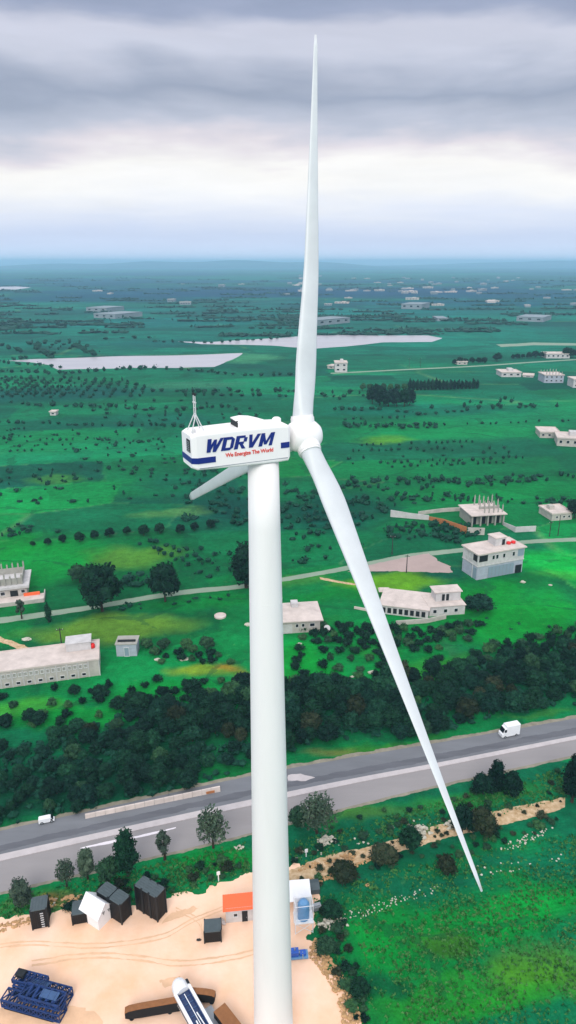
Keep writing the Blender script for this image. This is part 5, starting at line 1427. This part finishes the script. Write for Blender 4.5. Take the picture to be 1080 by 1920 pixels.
# tent
a, an, w0, _ = frame_at((186, 1745), (220, 1741))
w0 *= 1.15; eh = 3.3; rh = 4.9; D0 = 4.6
rt_ = empty('white_tent', a, an, 'white gabled canvas tent between the short black box and the containers', 'tent')
rt_.rotation_euler.z = math.atan2(row.y, row.x) - R(90)
mb = MB(); P5 = [(0, 0), (w0, 0), (w0, eh * .82), (w0 * .5, rh), (0, eh * .82)]
mb.rings([[Vector((x, y, z)) for x, z in P5] for y in (0, D0)]); wl = mb.build('canvas_wall', M['tent'], rt_)
mb = MB()
for (x0, z0, x1, z1) in ((-.25, eh * .80, w0 * .5, rh + .1), (w0 + .25, eh * .80, w0 * .5, rh + .1)):
    mb.rings([[Vector((x0, y, z0)), Vector((x1, y, z1)), Vector((x1, y, z1 + .08)), Vector((x0, y, z0 + .08))] for y in (-.25, D0 + .25)])
mb.build('canvas_roof', M['tent'], rt_)
for x in (.38, .72):
    mb = MB(); z = eh * .86 if x < .5 else eh * .72
    mb.add([Vector((w0 * (x - .10), -.03, z + .55)), Vector((w0 * (x + .10), -.03, z + .35)), Vector((w0 * x, -.03, z - .45)), Vector((w0 * (x - .10), .03, z + .55)), Vector((w0 * (x + .10), .03, z + .35)), Vector((w0 * x, .03, z - .45))], [(0, 2, 1), (3, 4, 5), (0, 1, 4, 3), (1, 2, 5, 4), (2, 0, 3, 5)])
    mb.build('vent_flap', M['grey_metal'], rt_)
# orange roofed hut
a, an, w0, _ = frame_at((424, 1731), (482, 1725)); hh = hgt(424, 1731, 1704)
rt_ = empty('site_hut', a, an, 'small white hut with a bright orange tin roof left of the tower foot', 'hut')
D0 = 2.4
wall_part(rt_, w0, D0, hh, M['wall_white'])
mb = MB(); mb.rings([[Vector((x, -.5, hh - .25)), Vector((x, D0 + .2, hh + .5)), Vector((x, D0 + .2, hh + .62)), Vector((x, -.5, hh - .13))] for x in (-.5, w0 + .5)])
rf = mb.build('roof', M['orange_roof'], rt_)
mb = MB(); n_ = int(w0 / .4)
for k in range(n_):
    x = -.4 + k * (w0 + .8) / n_; mb.rings([[Vector((xx, -.5, hh - .125)), Vector((xx, D0 + .2, hh + .625)), Vector((xx, D0 + .2, hh + .67)), Vector((xx, -.5, hh - .08))] for xx in (x, x + .07)])
mb.build('roof_rib', M['orange_roof'], rf)
mb = MB(); mb.box(w0 * .52, w0 * .70, -.09, .03, .05, hh * .72); dr = mb.build('door', M['dark'], rt_)
mb = MB(); mb.box(w0 * .66, w0 * .68, -.14, -.09, 1.0, 1.2); mb.build('handle', M['grey_metal'], dr)
window(rt_, w0 * .26, hh * .42, w0 * .11, hh * .2)
mb = MB()
for k in range(9): blob(mb, (random.uniform(-1.4, .2), random.uniform(-.8, .3), .15), (.35, .3, .25), 1, .3, k)
o = mb.build('sandbag_pile', M['roof']); o.location = G(420, 1727); tag(o, 'little pile of pale bags at the left corner of the orange roofed hut', 'bag pile')
# grey-white shelters behind the tank
a, an, w0, _ = frame_at((536, 1706), (584, 1702)); hh = hgt(560, 1704, 1688)
rt_ = empty('metal_shelter', a, an, 'white metal roofed shelter behind the water tank right of the tower', 'shelter')
mb = MB(); mb.rings([[Vector((x, -.3, hh)), Vector((x, 4.0, hh + .7)), Vector((x, 4.0, hh + .82)), Vector((x, -.3, hh + .12))] for x in (0, w0)]); mb.build('roof', M['tent'], rt_)
mb = MB()
for x in (.2, w0 - .2):
    for y in (0, 3.7): mb.tube((x, y, 0), (x, y, hh + .1 + y * .16), .08, n=6)
mb.build('post', M['grey_metal'], rt_)
mb = MB(); mb.box(.1, w0 - .1, 3.5, 3.65, 0, hh + .6); mb.box(w0 - .25, w0 - .1, .2, 3.45, 0, hh); mb.build('wall_sheet', M['wall_grey'], rt_)
a, an, w0, _ = frame_at((566, 1680), (600, 1676)); hh = hgt(580, 1678, 1666)
rt_ = empty('grey_tarp_shed', a, an, 'small grey sheeted shed at the upper right of the white shelter', 'shed')
mb = MB(); mb.rings([[Vector((x, y, z)) for y, z in ((0, 0), (2.6, 0), (2.6, hh * .7), (1.3, hh), (0, hh * .7))] for x in (0, w0)]); mb.build('sheeting', M['box_top'], rt_)
mb = MB(); mb.box(.3, w0 * .5, -.06, -.005, .1, hh * .55); mb.build('doorway', M['dark'], rt_)
mb = MB(); mb.box(0, 2.2, 0, 1.1, 0, 1.0); mb.box(.3, 1.9, .2, .9, 1.003, 1.25); o = mb.build('grey_crate', M['grey_metal'], bevel=.05); o.location = G(583, 1712); o.rotation_euler = (0, 0, .3); tag(o, 'grey crate beside the water tank under the shelter edge', 'crate')
# elevated tank on a stand
a = G(554, 1752); s = mpp(1752); w0 = 33 * s; hh = hgt(570, 1752, 1738)
rt_ = empty('water_tank_stand', a, .12, 'white framed stand with a blue water tank just right of the tower', 'water tank')
zt = hgt(570, 1752, 1702)
h_leg = zt * .38
mb = MB()
for x in (0, w0):
    for y in (0, 2.4): mb.tube((x, y, 0), (x, y, h_leg), .09, n=6)
mb.tube((0, 0, .1), (w0, 0, h_leg), .05, n=5); mb.tube((w0, 0, .1), (0, 0, h_leg), .05, n=5)
mb.build('leg_frame', M['white_paint'], rt_)
mb = MB(); mb.box(-.15, w0 + .15, -.15, 2.55, h_leg + .01, h_leg + .2); mb.build('platform', M['white_paint'], rt_)
mb = MB()
for x in (0, w0):
    for y in (0, 2.4): mb.tube((x, y, h_leg + .2), (x, y, zt), .07, n=6)
for zq in (h_leg + .9, zt): 
    for p, q in (((0, 0), (w0, 0)), ((w0, 0), (w0, 2.4)), ((w0, 2.4), (0, 2.4)), ((0, 2.4), (0, 0))): mb.tube((*p, zq), (*q, zq), .06, n=6)
mb.box(.1, w0 - .1, 2.2, 2.3, h_leg + .2, zt - .2)
mb.build('guard_frame', M['white_paint'], rt_)
mb = MB(); rr = min(w0 * .38, 1.1); zz = zt - h_leg - .3
mb.lathe([(.1, 0), (rr * .96, .01), (rr, .12), (rr, zz * .42), (rr * 1.04, zz * .44), (rr, zz * .48), (rr, zz * .86), (rr * .7, zz), (rr * .3, zz * 1.05), (.05, zz * 1.06)], 24, Matrix.Translation((w0 / 2, 1.15, h_leg + .22)))
mb.build('tank', M['tank_blue'], rt_, smooth=False)
# blue pump unit
a = G(541, 1802); rt_ = empty('blue_pump', a, .1, 'small bright blue machine on the sand touching the right side of the tower', 'machine')
mb = MB(); mb.box(0, 3.6, 0, 1.6, .1, .5); mb.build('skid', M['tank_blue'], rt_, bevel=.04)
mb = MB(); mb.box(.4, 1.9, .2, 1.4, .503, 1.5); mb.box(2.1, 3.2, .3, 1.2, .503, 1.1); mb.build('motor_housing', mat('bright_blue_paint', rgb(30, 90, 190), .4, .5, noise=.2), rt_, bevel=.08)
mb = MB(); mb.tube((1.2, .8, 1.5), (1.2, .8, 2.0), .12); mb.tube((2.6, .7, 1.1), (2.6, -.4, .6), .09); mb.tube((1.9, .8, .9), (2.2, .8, .9), .2); mb.build('pipe', M['grey_metal'], rt_)
# ------------------------------------------------------------------ stack of blue lattice crane sections
a = G(10, 1878); b_ = G(118, 1908); d = b_ - a; an = math.atan2(d.y, d.x); ln = d.length
rt_ = empty('crane_boom_stack', a, an, 'pile of dark blue lattice crane boom sections lying on the sand at lower left', 'crane boom')
def lattice(parent, name, x0, x1, y0, y1, z0, z1, m, n_, r=.09):
    mb = MB()
    for y in (y0, y1):
        for z in (z0, z1): mb.tube((x0, y, z), (x1, y, z), r * 1.4, n=6)
    for k in range(n_):
        xa = x0 + (x1 - x0) * k / n_; xb = x0 + (x1 - x0) * (k + 1) / n_
        for y in (y0, y1): mb.tube((xa, y, z0), (xb, y, z1), r, n=5); mb.tube((xb, y, z0), (xa, y, z1), r * .8, n=5); mb.tube((xa, y, z0), (xa, y, z1), r, n=5)
        for z in (z0, z1): mb.tube((xa, y0, z), (xb, y1, z), r, n=5); mb.tube((xa, y0, z), (xa, y1, z), r, n=5)
    for y in (y0, y1): mb.tube((x1, y, z0), (x1, y, z1), r, n=5)
    for z in (z0, z1): mb.tube((x1, y0, z), (x1, y1, z), r, n=5)
    return mb.build(name, m, parent)
DB = M['steel_blue']
lattice(rt_, 'boom_section', 0, ln, -.9, 1.2, .15, 1.7, DB, 8, .13)
lattice(rt_, 'boom_section', .6, ln * .97, 1.6, 3.7, .15, 1.9, DB, 8, .13)
lattice(rt_, 'boom_section', ln * .30, ln * .98, -.3, 2.0, 1.95, 3.0, DB, 6, .12)
lattice(rt_, 'boom_section', ln * .02, ln * .55, 2.0, 4.0, 2.0, 2.7, M['steel_blue'], 5, .10)
mb = MB(); mb.box(ln * .06, ln * .20, 2.4, 3.7, 2.8, 3.5); mb.build('winch_frame', M['dark'], rt_, bevel=.1)
mb = MB(); mb.box(ln * .62, ln * .90, .2, 1.6, 3.14, 3.3); mb.box(ln * .3, ln * .6, 1.7, 3.5, 1.98, 2.06); mb.build('walkway_plate', M['steel_pale'], rt_)
mb = MB(); mb.box(ln * .05, ln * .9, -1.15, -.2, .0, .12); mb.box(ln * .05, ln * .9, 1.4, 3.9, .0, .12); mb.build('timber_skid', M['dark'], rt_)
for k in range(5):
    mb = MB(); x = ln * (.42 + k * .11); mb.tube((x, -.2, 3.05), (x, 1.9, 3.05), .26, n=12); mb.build('sheave', M['steel_blue'], rt_)
# ------------------------------------------------------------------ crawler crane base, cut by the lower photo edge
a = G(372, 1932, 0); fw = G(334, 1862) - a; an = math.atan2(fw.y, fw.x)
fw.normalize(); ln = 9.0
rt_ = empty('crawler_crane', a, an, 'white crane with a blue walkway deck and dark side beams at the lower photo edge', 'crane')
zc = 1.9
mb = MB(); mb.box(-4.5, 6.4, -1.15, 1.15, .9, zc); mb.build('carbody', M['dark'], rt_, bevel=.1)
for s in (-1, 1):
    mb = MB(); y0, y1 = (1.05, 1.55) if s > 0 else (-1.55, -1.05)
    mb.rings([[Vector((-4.5, y0, zc + .01)), Vector((-4.5, y1, zc + .01)), Vector((-4.5, y1, zc + 1.3)), Vector((-4.5, y0, zc + 1.3))], [Vector((5.6, y0, zc + .01)), Vector((5.6, y1, zc + .01)), Vector((5.6, y1, zc + 1.3)), Vector((5.6, y0, zc + 1.3))], [Vector((6.6, y0 * .75, zc + .2)), Vector((6.6, y1 * .75, zc + .2)), Vector((6.6, y1 * .75, zc + 1.0)), Vector((6.6, y0 * .75, zc + 1.0))]])
    sd_ = mb.build('side_beam', M['white_paint'], rt_, bevel=.06)
    mb = MB(); yy = 1.56 if s > 0 else -1.60; mb.box(-1.5, 4.2, yy, yy + .04, zc + .45, zc + .8); mb.build('side_slot', M['dark'], sd_)
mb = MB(); mb.box(-4.5, 5.2, -1.04, 1.04, zc + .72, zc + .84); dk_ = mb.build('deck', mat('navy_steel_deck', rgb(30, 52, 96), .5, .5, noise=.2), rt_)
for k in range(8):
    mb = MB(); x = -3.9 + k * 1.15; mb.box(x, x + .1, -.85, .85, zc + .85, zc + .95); mb.build('deck_rung', M['steel_pale'], dk_)
mb = MB(); mb.box(-3.8, 4.8, -.06, .06, zc + .96, zc + 1.02); mb.tube((-3.2, .5, zc + 1.1), (-.4, .4, zc + 1.2), .12); mb.tube((-2.5, -.5, zc + 1.1), (.8, -.3, zc + 1.15), .10); mb.tube((-3.4, -.1, zc + 1.1), (-3.2, .7, zc + 1.3), .16); mb.build('hydraulic_pipe', M['white_paint'], dk_)
for y in (-.92, .92):
    mb = MB(); mb.box(-4.4, 5.1, y - .06, y + .06, zc + .85, zc + 1.1); mb.build('deck_rail', M['steel_blue'], dk_)
mb = MB()
mb.rings([[Vector((x, 1.25 * k * math.cos(R(t)), zc + .6 + 1.3 * k * math.sin(R(t)))) for t in range(-20, 201, 20)] for x, k in ((5.3, .92), (5.7, 1.05), (6.6, 1.08), (7.3, .92), (7.8, .62))])
mb.build('winch_cover', M['white_paint'], rt_, smooth=False, bevel=.05)
mb = MB(); mb.tube((6.3, -1.2, zc + .6), (6.3, -1.55, zc + .6), .8, n=18); mb.build('winch_drum', M['dark'], rt_)
def beam(y0, y1, x0, wd, label_=None, ang=0, h0=.5, h1=1.7, px=0):
    mb = MB(); mb.mi = 0
    m_ = Matrix.Translation(px) @ Matrix.Rotation(ang, 4, 'Z')
    L = abs(y1 - y0); s = 1 if y1 > y0 else -1
    prof = [(0, h0, h1), (L * .75, h0, h1), (L * .93, h0 + .15, h1 - .15), (L, h0 + .45, h1 - .45)]
    vs = []
    mb.rings([[m_ @ Vector((-wd / 2, y0 + s * t, a_)), m_ @ Vector((wd / 2, y0 + s * t, a_)), m_ @ Vector((wd / 2, y0 + s * t, b2)), m_ @ Vector((-wd / 2, y0 + s * t, b2))] for t, a_, b2 in prof])
    o = mb.build('outrigger_beam', M['rubber'], rt_)
    mb = MB(); mb.rings([[m_ @ Vector((-wd / 2 - .04, y0 + s * t, b2 + .005)), m_ @ Vector((wd / 2 + .04, y0 + s * t, b2 + .005)), m_ @ Vector((wd / 2 + .04, y0 + s * t, b2 + .09)), m_ @ Vector((-wd / 2 - .04, y0 + s * t, b2 + .09))] for t, a_, b2 in prof])
    mb.build('beam_top', M['rust_top'], o)
    mb = MB()
    mb.tube(m_ @ Vector((0, y0 + s * L * .25, 0)), m_ @ Vector((0, y0 + s * L * .25, h0 + .1)), .14); mb.tube(m_ @ Vector((0, y0 + s * L * .25, 0)), m_ @ Vector((0, y0 + s * L * .25, .1)), .4, n=14)
    mb.tube(m_ @ Vector((0, y0 + s * L * .9, 0)), m_ @ Vector((0, y0 + s * L * .9, h0 + .6)), .14); mb.tube(m_ @ Vector((0, y0 + s * L * .9, 0)), m_ @ Vector((0, y0 + s * L * .9, .1)), .4, n=14)
    mb.build('jack_leg', M['dark'], o)
def beam_px(P, Q, wd, h1):
    inv = Matrix.Rotation(-an, 3, 'Z'); p = inv @ (G(*P) - a); q = inv @ (G(*Q) - a); d = q - p
    beam(0, d.length, 0, wd, ang=math.atan2(d.y, d.x) - R(90), h1=h1, px=p)
beam_px((346, 1893), (236, 1912), 1.0, 2.6)
beam_px((336, 1874), (404, 1880), 1.0, 2.4)
beam_px((412, 1908), (470, 1985), 2.2, 2.4)
# low grey frame beside the deck
mb = MB(); mb.box(-3.5, 1.8, -3.4, -1.7, .5, 1.1); mb.build('grey_plate', M['grey_metal'], rt_)

# ------------------------------------------------------------------ air
mb = MB(); mb.box(-29500, 29500, -2600, 33500, -1.5, 200)
hz = mb.build('haze', [], None) if False else None
me = bpy.data.meshes.new('haze'); me.from_pydata(mb.v, [], mb.f)
hm = bpy.data.materials.new('haze_air'); hm.use_nodes = True; t = hm.node_tree
for n in list(t.nodes):
    if n.type == 'BSDF_PRINCIPLED': t.nodes.remove(n)
pv = N(t, 'ShaderNodeVolumePrincipled')
pv.inputs['Density'].default_value = 0.000105
pv.inputs['Color'].default_value = (.46, .76, 1.0, 1)
pv.inputs['Anisotropy'].default_value = 0.0
mo = [n for n in t.nodes if n.type == 'OUTPUT_MATERIAL'][0]
t.links.new(pv.outputs[0], mo.inputs['Volume'])
me.materials.append(hm)
ho = bpy.data.objects.new('haze', me); COL.objects.link(ho); tag(ho, 'pale blue haze over the plain', 'haze', kind='stuff')
# prototypes that found no place
for k, (o, _, _) in PROTO.items():
    if o.get('_used', 0) == 0:
        for c in list(o.children): bpy.data.objects.remove(c)
        bpy.data.objects.remove(o)
for o in list(bpy.data.objects):
    if '_used' in o: del o['_used']
print('objects', len(bpy.data.objects))
